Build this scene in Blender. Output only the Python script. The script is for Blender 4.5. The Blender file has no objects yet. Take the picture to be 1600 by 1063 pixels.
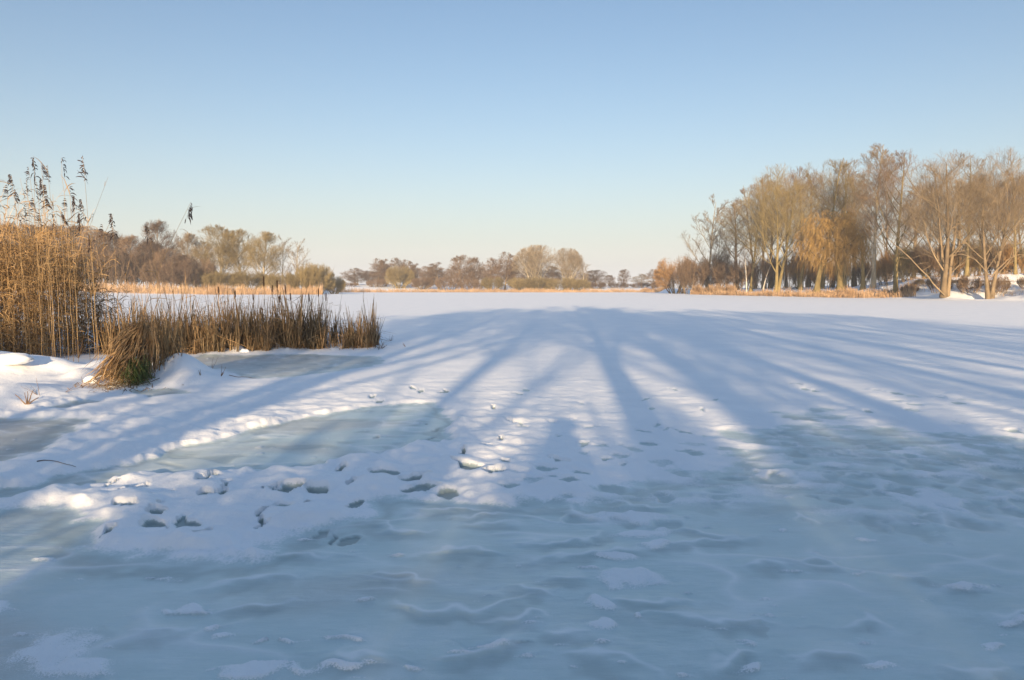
import bpy, math, random
import numpy as np
from mathutils import Vector

# ------------------------------------------------------------------ camera, sky, sun, exposure
SC = bpy.context.scene
PITCH = math.radians(3.885); CAMH = 1.65
cam_d = bpy.data.cameras.new('camera'); cam = bpy.data.objects.new('camera', cam_d)
SC.collection.objects.link(cam); SC.camera = cam
cam.location = (0, 0, CAMH); cam.rotation_euler = (math.radians(90) - PITCH, 0, 0)
cam_d.sensor_width = 36; cam_d.lens = 27; cam_d.clip_start = 0.02; cam_d.clip_end = 8000
SUN_EL = math.radians(10.4)
SUN_AZ = math.radians(3.85)          # light travels towards this azimuth (right of +Y)
w = bpy.data.worlds.new('World'); SC.world = w; w.use_nodes = True
nt = w.node_tree; bg = nt.nodes['Background']
sky = nt.nodes.new('ShaderNodeTexSky'); sky.sky_type = 'NISHITA'; sky.sun_disc = False
sky.sun_elevation = SUN_EL; sky.sun_rotation = SUN_AZ + math.pi
sky.altitude = 0; sky.air_density = 1.0; sky.dust_density = 1.5; sky.ozone_density = 1.5
bg.inputs[1].default_value = 0.082
tcw = nt.nodes.new('ShaderNodeTexCoord'); sepw = nt.nodes.new('ShaderNodeSeparateXYZ'); nt.links.new(tcw.outputs['Generated'], sepw.inputs[0])
mw = nt.nodes.new('ShaderNodeMath'); mw.operation = 'MULTIPLY'; mw.inputs[1].default_value = -9.0; nt.links.new(sepw.outputs[2], mw.inputs[0])
ew = nt.nodes.new('ShaderNodeMath'); ew.operation = 'EXPONENT'; ew.use_clamp = True; nt.links.new(mw.outputs[0], ew.inputs[0])
tw = nt.nodes.new('ShaderNodeMix'); tw.data_type = 'RGBA'; tw.blend_type = 'MULTIPLY'; tw.inputs[0].default_value = 1
nt.links.new(sky.outputs[0], tw.inputs[6]); tw.inputs[7].default_value = (0.92, 0.975, 1.06, 1)
hw = nt.nodes.new('ShaderNodeMix'); hw.data_type = 'RGBA'; hw.inputs[7].default_value = (5.1, 4.92, 4.85, 1)      # pale haze band along the horizon
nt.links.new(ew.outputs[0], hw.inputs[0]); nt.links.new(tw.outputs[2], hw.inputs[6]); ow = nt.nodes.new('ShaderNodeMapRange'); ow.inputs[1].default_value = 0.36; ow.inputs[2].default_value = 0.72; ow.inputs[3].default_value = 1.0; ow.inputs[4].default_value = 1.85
nt.links.new(sepw.outputs[2], ow.inputs[0]); gw = nt.nodes.new('ShaderNodeVectorMath'); gw.operation = 'SCALE'     # added boost to the unseen overhead sky, lifts the fill in the shade
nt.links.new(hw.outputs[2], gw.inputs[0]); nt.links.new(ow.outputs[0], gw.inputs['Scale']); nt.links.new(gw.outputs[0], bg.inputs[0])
sl = bpy.data.lights.new('sun', 'SUN'); so = bpy.data.objects.new('sun', sl); SC.collection.objects.link(so)
sl.energy = 5.0; sl.angle = math.radians(0.5); sl.color = (1.0, 0.75, 0.46)
sdir = Vector((math.sin(SUN_AZ) * math.cos(SUN_EL), math.cos(SUN_AZ) * math.cos(SUN_EL), -math.sin(SUN_EL)))
so.rotation_euler = sdir.to_track_quat('-Z', 'Y').to_euler(); so.location = (0, -30, 30)
SC.view_settings.view_transform = 'Standard'; SC.view_settings.look = 'None'
SC.view_settings.exposure = 1.0; SC.view_settings.gamma = 1.0
SC.cycles.max_bounces = 6; SC.cycles.diffuse_bounces = 3; SC.cycles.volume_bounces = 1

# ------------------------------------------------------------------ helpers
COL = SC.collection
CP, SP = math.cos(PITCH), math.sin(PITCH)
def G(px, py, z=0.0):                       # point of the ground seen at a spot of the 1600 px photograph
    dx = (px - 800) / 1200; dy = -(py - 531.5) / 1200
    d = (dx, CP + dy * SP, dy * CP - SP); t = (CAMH - z) / -d[2]
    return np.array((d[0] * t, d[1] * t))
def WX(px, Y): return (px - 800) / 1200 * Y
def WZ(py, Y): return CAMH + (450.0 - py) / 1200 * Y

def perlin(x, y, seed=0):
    xi = np.floor(x).astype(np.int64); yi = np.floor(y).astype(np.int64)
    xf = x - xi; yf = y - yi
    def g(ix, iy, fx, fy):
        h = (ix * 374761393 + iy * 668265263 + seed * 982451653) & 0xffffffff
        h = ((h ^ (h >> 13)) * 1274126177) & 0xffffffff
        h = (h ^ (h >> 16)) & 0xffff
        a = h * (2 * math.pi / 65536.0)
        return np.cos(a) * fx + np.sin(a) * fy
    u = xf ** 3 * (xf * (xf * 6 - 15) + 10); v = yf ** 3 * (yf * (yf * 6 - 15) + 10)
    a = g(xi, yi, xf, yf); b = g(xi + 1, yi, xf - 1, yf)
    c = g(xi, yi + 1, xf, yf - 1); d = g(xi + 1, yi + 1, xf - 1, yf - 1)
    return ((a + (b - a) * u) * (1 - v) + (c + (d - c) * u) * v) * 1.41
def fbm(x, y, seed=0, o=3):
    s = 0; a = 1.0; t = 0
    for k in range(o):
        s = s + a * perlin(x * 2 ** k, y * 2 ** k, seed + k * 17); t += a; a *= 0.5
    return s / t
def sst(e0, e1, x):
    t = np.clip((x - e0) / (e1 - e0), 0, 1); return t * t * (3 - 2 * t)
def sdpoly(X, Y, P):                        # signed distance, negative inside
    P = np.asarray(P, float); d = np.full(X.shape, 1e9); ins = np.zeros(X.shape, bool)
    for i in range(len(P)):
        a, b = P[i], P[(i + 1) % len(P)]
        e = b - a; wx = X - a[0]; wy = Y - a[1]
        t = np.clip((wx * e[0] + wy * e[1]) / (e @ e), 0, 1)
        d = np.minimum(d, (wx - e[0] * t) ** 2 + (wy - e[1] * t) ** 2)
        c = ((a[1] <= Y) & (b[1] > Y)) | ((b[1] <= Y) & (a[1] > Y))
        if abs(e[1]) > 1e-9:
            ins ^= c & (X < a[0] + (Y - a[1]) / e[1] * e[0])
    d = np.sqrt(d); return np.where(ins, -d, d)

def make_mesh(name, V, F, smooth=True, attrs=None):
    me = bpy.data.meshes.new(name)
    V = np.ascontiguousarray(V, dtype=np.float32); F = np.ascontiguousarray(F, dtype=np.int32)
    me.vertices.add(len(V)); me.vertices.foreach_set('co', V.ravel())
    n, k = F.shape
    me.loops.add(n * k); me.loops.foreach_set('vertex_index', F.ravel())
    me.polygons.add(n); me.polygons.foreach_set('loop_start', np.arange(0, n * k, k, dtype=np.int32))
    me.polygons.foreach_set('use_smooth', np.full(n, smooth, dtype=bool))
    if attrs:
        for an, av in attrs.items():
            a = me.attributes.new(an, 'FLOAT', 'POINT'); a.data.foreach_set('value', np.ascontiguousarray(av, dtype=np.float32))
    me.update(calc_edges=True); return me
def link(name, me, mat=None, parent=None, loc=None):
    o = bpy.data.objects.new(name, me); COL.objects.link(o)
    if mat is not None and me is not None and not me.materials: me.materials.append(mat)
    if parent is not None: o.parent = parent
    if loc is not None: o.location = loc
    return o
def tag(o, label=None, cat=None, group=None, kind=None):
    if label: o['label'] = label
    if cat: o['category'] = cat
    if group: o['group'] = group
    if kind: o['kind'] = kind
    return o
def empty(name, loc, rz=0.0):
    o = bpy.data.objects.new(name, None); COL.objects.link(o); o.location = loc; o.rotation_euler = (0, 0, rz)
    o.empty_display_size = 0.2; return o
def tubes(P, R, K):                         # P (N,M,3) R (N,M) -> verts, quads
    N, M, _ = P.shape
    T = np.gradient(P, axis=1); T /= np.linalg.norm(T, axis=2, keepdims=True) + 1e-9
    ref = np.where(np.abs(T[:, :1, 2:3]) < 0.8, np.array([0, 0, 1.0]), np.array([1.0, 0.13, 0]))
    U = np.cross(T, np.broadcast_to(ref, T.shape)); U /= np.linalg.norm(U, axis=2, keepdims=True) + 1e-9
    Vv = np.cross(T, U)
    a = np.arange(K) * 2 * math.pi / K
    V = P[:, :, None] + R[:, :, None, None] * (U[:, :, None] * np.cos(a)[:, None] + Vv[:, :, None] * np.sin(a)[:, None])
    idx = np.arange(N * M * K).reshape(N, M, K)
    A = idx[:, :-1]; B = idx[:, 1:]
    F = np.stack([A, np.roll(A, -1, 2), np.roll(B, -1, 2), B], -1).reshape(-1, 4)
    return V.reshape(-1, 3), F
def ribbons(P, W, S):                       # P (N,M,3) W (N,M) S (N,3) side vector
    N, M, _ = P.shape
    L = P - S[:, None] * W[..., None] * 0.5; R_ = P + S[:, None] * W[..., None] * 0.5
    V = np.stack([L, R_], 2).reshape(-1, 3)
    i = np.arange(N * M * 2).reshape(N, M, 2)
    F = np.stack([i[:, :-1, 0], i[:, :-1, 1], i[:, 1:, 1], i[:, 1:, 0]], -1).reshape(-1, 4)
    return V, F
def join(parts):
    Vs, Fs, n = [], [], 0
    for V, F in parts:
        Vs.append(V); Fs.append(F + n); n += len(V)
    return np.concatenate(Vs), np.concatenate(Fs)
def unit(v): return v / (np.linalg.norm(v, axis=-1, keepdims=True) + 1e-9)

# ------------------------------------------------------------------ materials
def new_mat(name):
    m = bpy.data.materials.new(name); m.use_nodes = True
    return m, m.node_tree.nodes, m.node_tree.links, m.node_tree.nodes['Principled BSDF']
def plant_mat(name, c1, c2, scale=3.0, rough=0.75, trans=0.0, rnd=0.35, stretch=1.0):
    m, N, L, b = new_mat(name)
    tc = N.new('ShaderNodeTexCoord'); mp = N.new('ShaderNodeMapping'); mp.inputs['Scale'].default_value = (1, 1, stretch)
    no = N.new('ShaderNodeTexNoise'); no.inputs['Scale'].default_value = scale; no.inputs['Detail'].default_value = 3
    L.new(tc.outputs['Object'], mp.inputs[0]); L.new(mp.outputs[0], no.inputs['Vector'])
    cr = N.new('ShaderNodeValToRGB'); cr.color_ramp.elements[0].position = 0.3; cr.color_ramp.elements[1].position = 0.7
    cr.color_ramp.elements[0].color = (*c1, 1); cr.color_ramp.elements[1].color = (*c2, 1)
    L.new(no.outputs[0], cr.inputs[0])
    oi = N.new('ShaderNodeObjectInfo'); gi = N.new('ShaderNodeNewGeometry')
    hs = N.new('ShaderNodeHueSaturation')
    mr = N.new('ShaderNodeMapRange'); mr.inputs[3].default_value = 1 - rnd; mr.inputs[4].default_value = 1 + rnd
    L.new(gi.outputs['Random Per Island'], mr.inputs[0])
    mr2 = N.new('ShaderNodeMapRange'); mr2.inputs[3].default_value = 0.85; mr2.inputs[4].default_value = 1.15
    L.new(oi.outputs['Random'], mr2.inputs[0])
    mm = N.new('ShaderNodeMath'); mm.operation = 'MULTIPLY'; L.new(mr.outputs[0], mm.inputs[0]); L.new(mr2.outputs[0], mm.inputs[1])
    L.new(mm.outputs[0], hs.inputs['Value']); L.new(cr.outputs[0], hs.inputs['Color']); L.new(hs.outputs[0], b.inputs['Base Color'])
    b.inputs['Roughness'].default_value = rough; b.inputs['Specular IOR Level'].default_value = 0.25
    if trans > 0:
        tr = N.new('ShaderNodeBsdfTranslucent'); mx = N.new('ShaderNodeMixShader'); mx.inputs[0].default_value = trans
        L.new(hs.outputs[0], tr.inputs[0]); L.new(b.outputs[0], mx.inputs[1]); L.new(tr.outputs[0], mx.inputs[2])
        L.new(mx.outputs[0], N['Material Output'].inputs[0])
    return m
M = {}
M['bark'] = plant_mat('bark', (0.13, 0.095, 0.06), (0.26, 0.19, 0.115), 2.5, 0.9, stretch=0.3)
M['bark_green'] = plant_mat('bark_green', (0.13, 0.10, 0.045), (0.26, 0.20, 0.09), 1.5, 0.9, stretch=0.4)
M['bark_pale'] = plant_mat('bark_pale', (0.22, 0.19, 0.14), (0.36, 0.31, 0.23), 2.0, 0.9, stretch=0.4)
M['birch'] = plant_mat('birch', (0.30, 0.27, 0.23), (0.62, 0.58, 0.52), 3.0, 0.7, stretch=2.5)
M['twig_grey'] = plant_mat('twig_grey', (0.16, 0.118, 0.072), (0.26, 0.195, 0.12), 0.6)
M['twig_brown'] = plant_mat('twig_brown', (0.14, 0.092, 0.058), (0.22, 0.148, 0.093), 0.5)
M['twig_olive'] = plant_mat('twig_olive', (0.17, 0.13, 0.06), (0.26, 0.20, 0.095), 0.5)
M['twig_pale'] = plant_mat('twig_pale', (0.21, 0.165, 0.11), (0.31, 0.245, 0.165), 0.5)
M['twig_orange'] = plant_mat('twig_orange', (0.24, 0.135, 0.055), (0.36, 0.21, 0.08), 0.4)
M['twig_gold'] = plant_mat('twig_gold', (0.30, 0.185, 0.06), (0.43, 0.275, 0.10), 0.4)
M['twig_dark'] = plant_mat('twig_dark', (0.085, 0.055, 0.04), (0.15, 0.10, 0.065), 0.5)
M['reed'] = plant_mat('reed', (0.20, 0.12, 0.055), (0.42, 0.28, 0.14), 4.0, 0.7, 0.2, 0.6)
M['reed_stem'] = plant_mat('reed_stem', (0.24, 0.15, 0.07), (0.40, 0.27, 0.13), 4.0, 0.6, 0, 0.4)
M['reed_far'] = plant_mat('reed_far', (0.30, 0.19, 0.11), (0.46, 0.32, 0.20), 0.3, 0.8, 0.2, 0.25)
M['plume'] = plant_mat('plume', (0.035, 0.025, 0.025), (0.085, 0.06, 0.055), 20, 0.9)
M['cattail'] = plant_mat('cattail', (0.17, 0.10, 0.05), (0.38, 0.26, 0.14), 5.0, 0.7, 0.15, 0.6)
M['cattail_dark'] = plant_mat('cattail_dark', (0.12, 0.085, 0.05), (0.25, 0.18, 0.10), 6.0, 0.7, 0.1, 0.5)
M['seed_head'] = plant_mat('seed_head', (0.045, 0.025, 0.018), (0.09, 0.05, 0.03), 60, 0.95)
M['sedge_green'] = plant_mat('sedge_green', (0.05, 0.08, 0.025), (0.13, 0.16, 0.05), 12, 0.55, 0.2, 0.4)
M['dead'] = plant_mat('dead', (0.10, 0.06, 0.04), (0.20, 0.13, 0.08), 20, 0.8)

def ground_mat():
    m, N, L, b = new_mat('snow_and_ice')
    geo = N.new('ShaderNodeNewGeometry')
    def att(n):
        a = N.new('ShaderNodeAttribute'); a.attribute_name = n; return a.outputs['Fac']
    def noise(scale, detail=3, sx=1, sy=1, rough=0.55):
        mp = N.new('ShaderNodeMapping'); mp.inputs['Scale'].default_value = (sx, sy, 1)
        L.new(geo.outputs['Position'], mp.inputs[0])
        n = N.new('ShaderNodeTexNoise'); n.inputs['Scale'].default_value = scale; n.inputs['Detail'].default_value = detail
        n.inputs['Roughness'].default_value = rough
        L.new(mp.outputs[0], n.inputs['Vector']); return n.outputs[0]
    def math_(op, a, b2=None, c=None):
        n = N.new('ShaderNodeMath'); n.operation = op
        for i, v in enumerate((a, b2, c)):
            if v is None: continue
            if isinstance(v, (int, float)): n.inputs[i].default_value = v
            else: L.new(v, n.inputs[i])
        return n.outputs[0]
    def mrange(v, a, b2, c=0.0, d=1.0):
        n = N.new('ShaderNodeMapRange'); n.interpolation_type = 'SMOOTHSTEP'
        L.new(v, n.inputs[0])
        for i, x in enumerate((a, b2, c, d)): n.inputs[i + 1].default_value = x
        return n.outputs[0]
    def mix(f, a, b2):
        n = N.new('ShaderNodeMix'); n.data_type = 'RGBA'; L.new(f, n.inputs[0]) if not isinstance(f, float) else setattr(n.inputs[0], 'default_value', f)
        for i, v in ((6, a), (7, b2)):
            if isinstance(v, tuple): n.inputs[i].default_value = (*v, 1)
            else: L.new(v, n.inputs[i])
        return n.outputs[2]
    grain = noise(55, 3, 1, 0.8); fine = noise(220, 2); mid = noise(9, 4, 1, 0.7); big = noise(0.9, 3)
    snow = math_('ADD', att('snow'), math_('MULTIPLY', math_('SUBTRACT', grain, 0.5), 0.6))
    snow = mrange(math_('ADD', snow, math_('MULTIPLY', math_('SUBTRACT', mid, 0.5), 0.35)), 0.30, 0.68)
    g1n = noise(110, 2, 1, 0.9)
    gran = math_('ADD', math_('MULTIPLY_ADD', att('gran'), 1.8, -0.30), math_('MULTIPLY', math_('SUBTRACT', g1n, 0.5), 2.2))
    gran = mrange(math_('ADD', gran, math_('MULTIPLY', math_('SUBTRACT', fine, 0.5), 2.0)), 0.25, 0.95)
    cover = math_('MAXIMUM', snow, math_('MULTIPLY', gran, 0.9))
    g0 = noise(130, 2)
    ice = mix(mrange(big, 0.35, 0.7), (0.49, 0.595, 0.585), (0.58, 0.67, 0.65))
    ice = mix(math_('MULTIPLY', att('brown'), 0.75), ice, (0.45, 0.42, 0.38))
    ice = mix(math_('MULTIPLY', mrange(math_('ADD', math_('MULTIPLY', noise(3.2, 5, 0.7, 1.2, 0.7), 0.7), math_('MULTIPLY', g0, 0.3)), 0.42, 0.70), 0.45), ice, (0.72, 0.77, 0.78))
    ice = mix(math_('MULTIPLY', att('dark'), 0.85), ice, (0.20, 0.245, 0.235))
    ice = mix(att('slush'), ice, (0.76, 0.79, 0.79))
    sn = mix(mrange(big, 0.3, 0.7), (0.82, 0.83, 0.84), (0.88, 0.88, 0.88))
    col = mix(cover, ice, sn); L.new(col, b.inputs['Base Color'])
    L.new(mrange(cover, 0, 1, 0.40, 0.65), b.inputs['Roughness'])
    L.new(mrange(cover, 0, 1, 0.45, 0.30), b.inputs['Specular IOR Level'])
    # bumps: granular snow, fine frozen ripples on ice
    rip = noise(16, 3, 0.45, 1.5); wind = noise(1.3, 6, 0.9, 1.2, 0.6)
    cv = math_('MAXIMUM', att('snow'), math_('MULTIPLY', att('gran'), 0.6))
    h = math_('ADD', math_('MULTIPLY', math_('MULTIPLY', math_('SUBTRACT', rip, 0.5), math_('SUBTRACT', 1.0, cv)), 0.0065),
              math_('MULTIPLY', math_('ADD', math_('MULTIPLY', math_('SUBTRACT', grain, 0.5), 0.0050), math_('MULTIPLY', math_('SUBTRACT', mid, 0.5), 0.010)), cv))
    h = math_('ADD', h, math_('MULTIPLY', math_('SUBTRACT', wind, 0.5), math_('MULTIPLY', cv, 0.038)))
    h = math_('ADD', h, math_('MULTIPLY', math_('MULTIPLY', g1n, att('gran')), 0.0055))
    bp = N.new('ShaderNodeBump'); bp.inputs['Distance'].default_value = 1.0; bp.inputs['Strength'].default_value = 0.8
    L.new(h, bp.inputs['Height']); L.new(bp.outputs[0], b.inputs['Normal'])
    return m
M['ground'] = ground_mat()

# ------------------------------------------------------------------ ground: frozen lake and snowy banks, one sheet to the horizon
AZT = [-180, -150, -120, -100, -85, -60, -40, -33, -26.0, -14.2, -13.0, 10.6, 11.4, 12.9, 13.4, 18.4, 22.6, 27.3, 29.2, 33.7, 45, 60, 80, 100, 120, 150, 180]
SHT = [2.2, 3, 6, 20, 60, 110, 165, 185, 196, 205, 290, 288, 246, 240, 203, 160, 143, 131, 119, 113, 105, 90, 55, 20, 6, 3, 2.2]
RIA = [-180, -100, -60, -30, -14, -12, 10, 12, 22, 25, 27.5, 34, 60, 100, 180]
RIH = [0.9, 0.9, 1.0, 1.0, 1.2, 3.2, 2.4, 1.0, 1.3, 1.6, 2.6, 3.1, 3.0, 0.9, 0.9]
RIW = [5, 6, 25, 25, 30, 70, 70, 20, 16, 16, 20, 22, 20, 6, 5]
PEN = [G(*p) for p in [(-420, 690), (-200, 655), (0, 640), (100, 622), (170, 612), (250, 606), (335, 592), (300, 566), (262, 552), (330, 556), (480, 551), (610, 545), (600, 524), (420, 512), (150, 500), (-420, 492)]]
_A = np.arange(-180, 181, .25); _S = np.interp(_A, AZT, SHT); _kr = np.hanning(15); _kr /= _kr.sum()
SHS = np.convolve(np.pad(_S, 7, mode='edge'), _kr, 'valid')
SHS = np.where((_A > -16) & (_A < 15), _S, SHS)
def land_h(X, Y):
    r = np.hypot(X, Y); az = np.degrees(np.arctan2(X, Y))
    R = np.interp(az, _A, SHS) * (1 + 0.006 * perlin(az * 0.8, az * 0 + 3.3, 5))
    s = r - R
    t = np.clip(s / np.interp(az, RIA, RIW), 0, 1)
    h = np.interp(az, RIA, RIH) * t * t * (3 - 2 * t) + np.where(s > 0, 0.12 * sst(0, 1.5, s), 0)
    h = h + np.where(s > 0, sst(0, 25, s) * 0.5 * perlin(X / 22, Y / 22, 9), 0)
    h = h + np.where((s > 0) & (az > 20) & (az < 60), sst(1, 6, s) * (0.45 * fbm(X / 3.0, Y / 3.0, 19, 4) + 1.0 * perlin(X / 9, Y / 9, 29)), 0)
    return h, s
def HZ(x, y):
    return float(land_h(np.array([float(x)]), np.array([float(y)]))[0][0])

HOLES = [(925,673,20),(942,702,30),(920,712,20),(1008,677,26),(1015,697,36),(987,705,36),(966,715,20),(852,736,36),(802,741,34),(768,745,26),(908,744,28),
 (862,752,24),(830,757,44),(888,758,36),(800,763,30),(925,770,28),(833,785,60),(960,766,60),(1028,724,50),(1080,696,40),(1130,702,36),(1080,711,44),
 (1072,742,34),(1030,778,34),(975,813,40),(910,810,40),(1040,820,44),(878,787,34),(1237,602,12),(1260,610,14),(1275,613,14),(1348,610,22),(1372,612,12),
 (1410,617,24),(1432,621,20),(1400,628,22),(1432,634,30),(1420,642,24),(1480,617,12),(1470,623,18),(1510,628,32),(1495,632,30),(1560,641,28),(1495,662,14),
 (1597,678,16),(1272,644,28),(1350,645,14),(1250,655,50),(1235,679,26),(1257,684,26),(1230,696,24),(1250,710,24),(1258,723,28),(1290,678,34),(1365,702,28),
 (1395,700,20),(1465,710,30),(1485,715,22),(1310,735,56),(1285,743,24),(1340,759,34),(1420,728,36),(1462,736,46),(1410,750,60),(1408,767,50),(1510,755,50),
 (1470,760,24),(1560,707,44),(1590,735,40),(1560,758,60),(1330,770,40),(1530,795,70),(1595,805,50),(1480,814,80),(1385,818,70),(1445,832,60),(1520,700,30),
 (197,797,32),(237,808,28),(345,775,16),(320,755,30),(218,772,20),(445,797,40),(532,735,18),(730,738,40),(775,742,30),(455,770,56),(500,776,50),(660,768,56),(640,752,44),
 (550,762,24),(232,826,50),(290,826,60),(420,806,14),(600,741,40),(806,665,10),(812,671,12),(780,690,12),(872,684,12),(700,775,30)]
rr = random.Random(4)
for k in range(34): HOLES.append((rr.uniform(560, 1120), rr.uniform(600, 735), rr.uniform(8, 20)))
for k in range(22): HOLES.append((rr.uniform(150, 560), rr.uniform(755, 845), rr.uniform(10, 24)))
for k in range(46):                                     # further old footprints scattered over the right of the slushy zone
    HOLES.append((rr.uniform(1130, 1720), rr.uniform(668, 800), rr.uniform(16, 40)))
for k in range(30):
    HOLES.append((rr.uniform(1620, 2300), rr.uniform(620, 900), rr.uniform(16, 40)))
GRAN = [(980,806,60,8),(1005,832,55,8),(1035,855,30,7),(960,875,45,7),(985,906,55,12),(950,946,20,10),(972,982,26,13),(1015,967,9,6),
 (1455,785,75,17),(1305,725,30,6),(1490,745,60,10),(1420,770,60,10),(80,1018,75,30),(120,1040,70,18),(300,946,42,6),(530,1001,48,4),(425,1008,34,3),(420,1053,75,7),(540,1050,50,7),
 (1230,832,6,4),(1500,914,50,6),(1205,742,45,8),(1120,720,40,8),(905,775,80,10),(1345,838,22,4),(1590,975,20,8),(760,1010,40,5),(840,765,60,10),(1050,745,60,9),
 (330,985,14,3),(640,1052,25,5),(1390,1055,40,8),(1180,1045,36,6),(1560,1010,30,6),(1700,900,50,12),(-60,960,60,20)]
RIDGE = [[(610,935),(650,938),(690,950),(730,953),(790,946),(850,940)],[(740,966),(790,965),(830,962),(870,972)],[(1010,963),(1060,968),(1110,972),(1150,968),(1185,960),(1215,972)],
 [(1285,973),(1330,968),(1360,978),(1395,995)],[(885,1028),(930,1024),(990,1027),(1040,1045)],[(760,1003),(790,1008),(720,1030),(660,1040)],[(1450,922),(1495,912),(1520,908),(1560,916)],
 [(1080,1030),(1130,1030),(1145,1020),(1190,1018)],[(1550,967),(1600,965),(1650,975)],[(800,852),(860,850),(915,840),(935,826)],[(800,873),(900,872),(960,863),(1030,862)],
 [(1060,825),(1110,838),(1160,842)],[(1010,855),(1060,857),(1120,848),(1180,840)],[(690,812),(745,806),(800,806)],[(560,812),(620,830),(690,838)],[(620,800),(700,796),(760,800)],
 [(300,755),(260,760)],[(700,820),(760,822),(820,815)],[(1200,738),(1270,742),(1330,738),(1400,743),(1480,750)],[(1260,702),(1330,712),(1400,720),(1440,730)],[(1300,748),(1345,742),(1380,745)],
 [(1380,808),(1420,812),(1450,806),(1500,825)],[(1240,810),(1250,806),(1275,816)],[(930,780),(980,792),(1040,790)],[(650,705),(600,712)],[(300,925),(360,908),(420,902),(480,906)],
 [(330,950),(400,940),(470,938)],[(560,905),(630,900),(700,910)],[(850,900),(890,908),(940,912)],[(800,918),(850,932),(880,940)],[(640,868),(720,864),(780,870)],[(400,872),(450,866),(520,868)],
 [(1150,890),(1200,884),(1260,892)],[(500,1030),(560,1040),(620,1036)],[(1400,905),(1440,898)],[(200,985),(260,975),(310,985)],[(1250,1040),(1310,1030),(1370,1036)],[(1480,1040),(1540,1048),(1600,1040)],
 [(960,938),(1010,942),(1080,940)],[(1230,885),(1290,880),(1330,888)],[(860,985),(905,992),(960,998)]]
MOUND = [(284,593,.72,.40),(250,580,.40,.22),(300,600,.55,.16),(280,553,.32,.20),(268,553,.25,.12),(372,552,.22,.13),(432,549,.20,.12),(447,551,.35,.07),(492,545,.22,.14),(520,549,.30,.06),(330,556,.4,.05),
 (20,592,1.0,.26),(-80,600,1.2,.3),(95,590,.55,.20),(130,598,.4,.16),(50,622,.8,.10),(-20,630,.9,.10),(0,583,.3,.22),(585,526,.35,.16),(600,545,.3,.07),(160,590,.5,.22),(-200,610,1.6,.3)]
def ground_fields(X, Y):
    n = len(X); r = np.hypot(X, Y)
    Z, s = land_h(X, Y)
    snow = np.ones(n); gran = np.zeros(n); dark = np.zeros(n); slush = np.zeros(n); brown = np.zeros(n)
    # far snow relief
    far = sst(6, 14, r)
    Z = Z + (0.012 * fbm(X / 3.0, Y / 4.0, 3, 3) + 0.006 * fbm(X / 0.7, Y / 0.9, 4, 2)) * far
    rough = sst(0.15, 0.32, X / (np.abs(Y) + 1)) * sst(9, 14, Y)
    Z = Z + rough * 0.016 * np.maximum(0, fbm(X / 0.45, Y / 0.6, 44, 3)) * (r < 90)
    i = np.where((Y > 1.0) & (r < 46) & (np.abs(X) < Y * 1.25 + 2))[0]
    x, y = X[i], Y[i]
    wx = x + 0.16 * fbm(x / 0.7, y / 0.7, 21, 3) + 0.05 * perlin(x / 0.12, y / 0.12, 25)
    wy = y + 0.22 * fbm(x / 0.7, y / 0.7, 31, 3) + 0.06 * perlin(x / 0.12, y / 0.12, 35)
    def P(L): return [G(*p) for p in L]
    PF = P([(-700, 815), (0, 800), (70, 795), (110, 800), (150, 862), (200, 876), (390, 882), (425, 850), (572, 812), (590, 782), (700, 783), (760, 796), (860, 788), (930, 790), (960, 768),
            (1050, 745), (1160, 740), (1210, 700), (1300, 690), (1420, 700), (1600, 722), (2000, 735), (2900, 760), (2900, 3000), (800, 6000), (-700, 3000)])
    PB = P([(-300, 800), (0, 770), (60, 763), (100, 745), (200, 728), (300, 700), (400, 672), (480, 655), (570, 637), (680, 632), (700, 660), (700, 688), (560, 716), (420, 736), (330, 743), (210, 747), (90, 765), (0, 782)])
    PA = P([(-300, 655), (0, 654), (130, 656), (95, 680), (60, 702), (0, 722), (-300, 760)])
    PC = P([(255, 566), (320, 557), (480, 554), (585, 558), (600, 567), (560, 576), (440, 590), (390, 592), (350, 578), (300, 575)])
    PD = P([(75, 638), (130, 626), (160, 628), (80, 642)]); PD2 = P([(210, 612), (270, 608), (300, 614), (240, 622)])
    rgt = sst(0.3, 3.5, x); d = sdpoly(wx, wy, PF); d = d / (0.24 + 0.75 * rgt) + rgt * 1.1 * fbm(x / 0.75, y / 0.6, 161, 4)
    dB = sdpoly(wx, wy, PB) / 0.12; dA = sdpoly(wx, wy, PA) / 0.25; dC = sdpoly(wx, wy, PC) / 0.30
    dD = np.minimum(sdpoly(wx, wy, PD), sdpoly(wx, wy, PD2)) / 0.12
    cov = np.minimum(np.minimum(np.minimum(d, dB), np.minimum(dA, dC)), dD) + 0.75 * fbm(x / 0.32, y / 0.3, 141, 3)
    # mottled thin snow on the right
    PM = P([(1060, 640), (1200, 592), (1500, 605), (1700, 620), (2300, 660), (2300, 760), (1600, 760), (1300, 740), (1100, 720)])
    dm = sdpoly(x, y, PM); mot = sst(0.5, -0.8, dm)
    cov = cov - mot * np.maximum(0, 1.9 * (fbm(x / 1.6, y / 0.9, 51, 4) + 0.18)) * 1.6
    thinB = sst(1.2, 0.0, np.abs(sdpoly(x, y, PB))) * sst(0, -2, x)
    cov = cov - thinB * np.maximum(0, fbm(x / 0.8, y / 0.5, 61, 3)) * 1.5
    T = sst(-0.1, 1.2, cov); cs = sst(-0.8, 1.2, cov)
    left = sst(6, 2, np.abs(y - 6.3)) * sst(1.5, -0.5, x)
    th = 0.030 + 0.022 * left + 0.014 * fbm(x / 0.45, y / 0.4, 71, 3)
    hm = fbm(x / 0.42, y / 0.5, 151, 3); th = th + left * 0.065 * np.clip(hm + .1, -.35, 1) + 0.021 * hm * sst(24, 13, r[i]) * (.5 + 1.2 * np.clip(perlin(x / 2.1, y / 2.7, 155) + .3, 0, 1))
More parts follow.
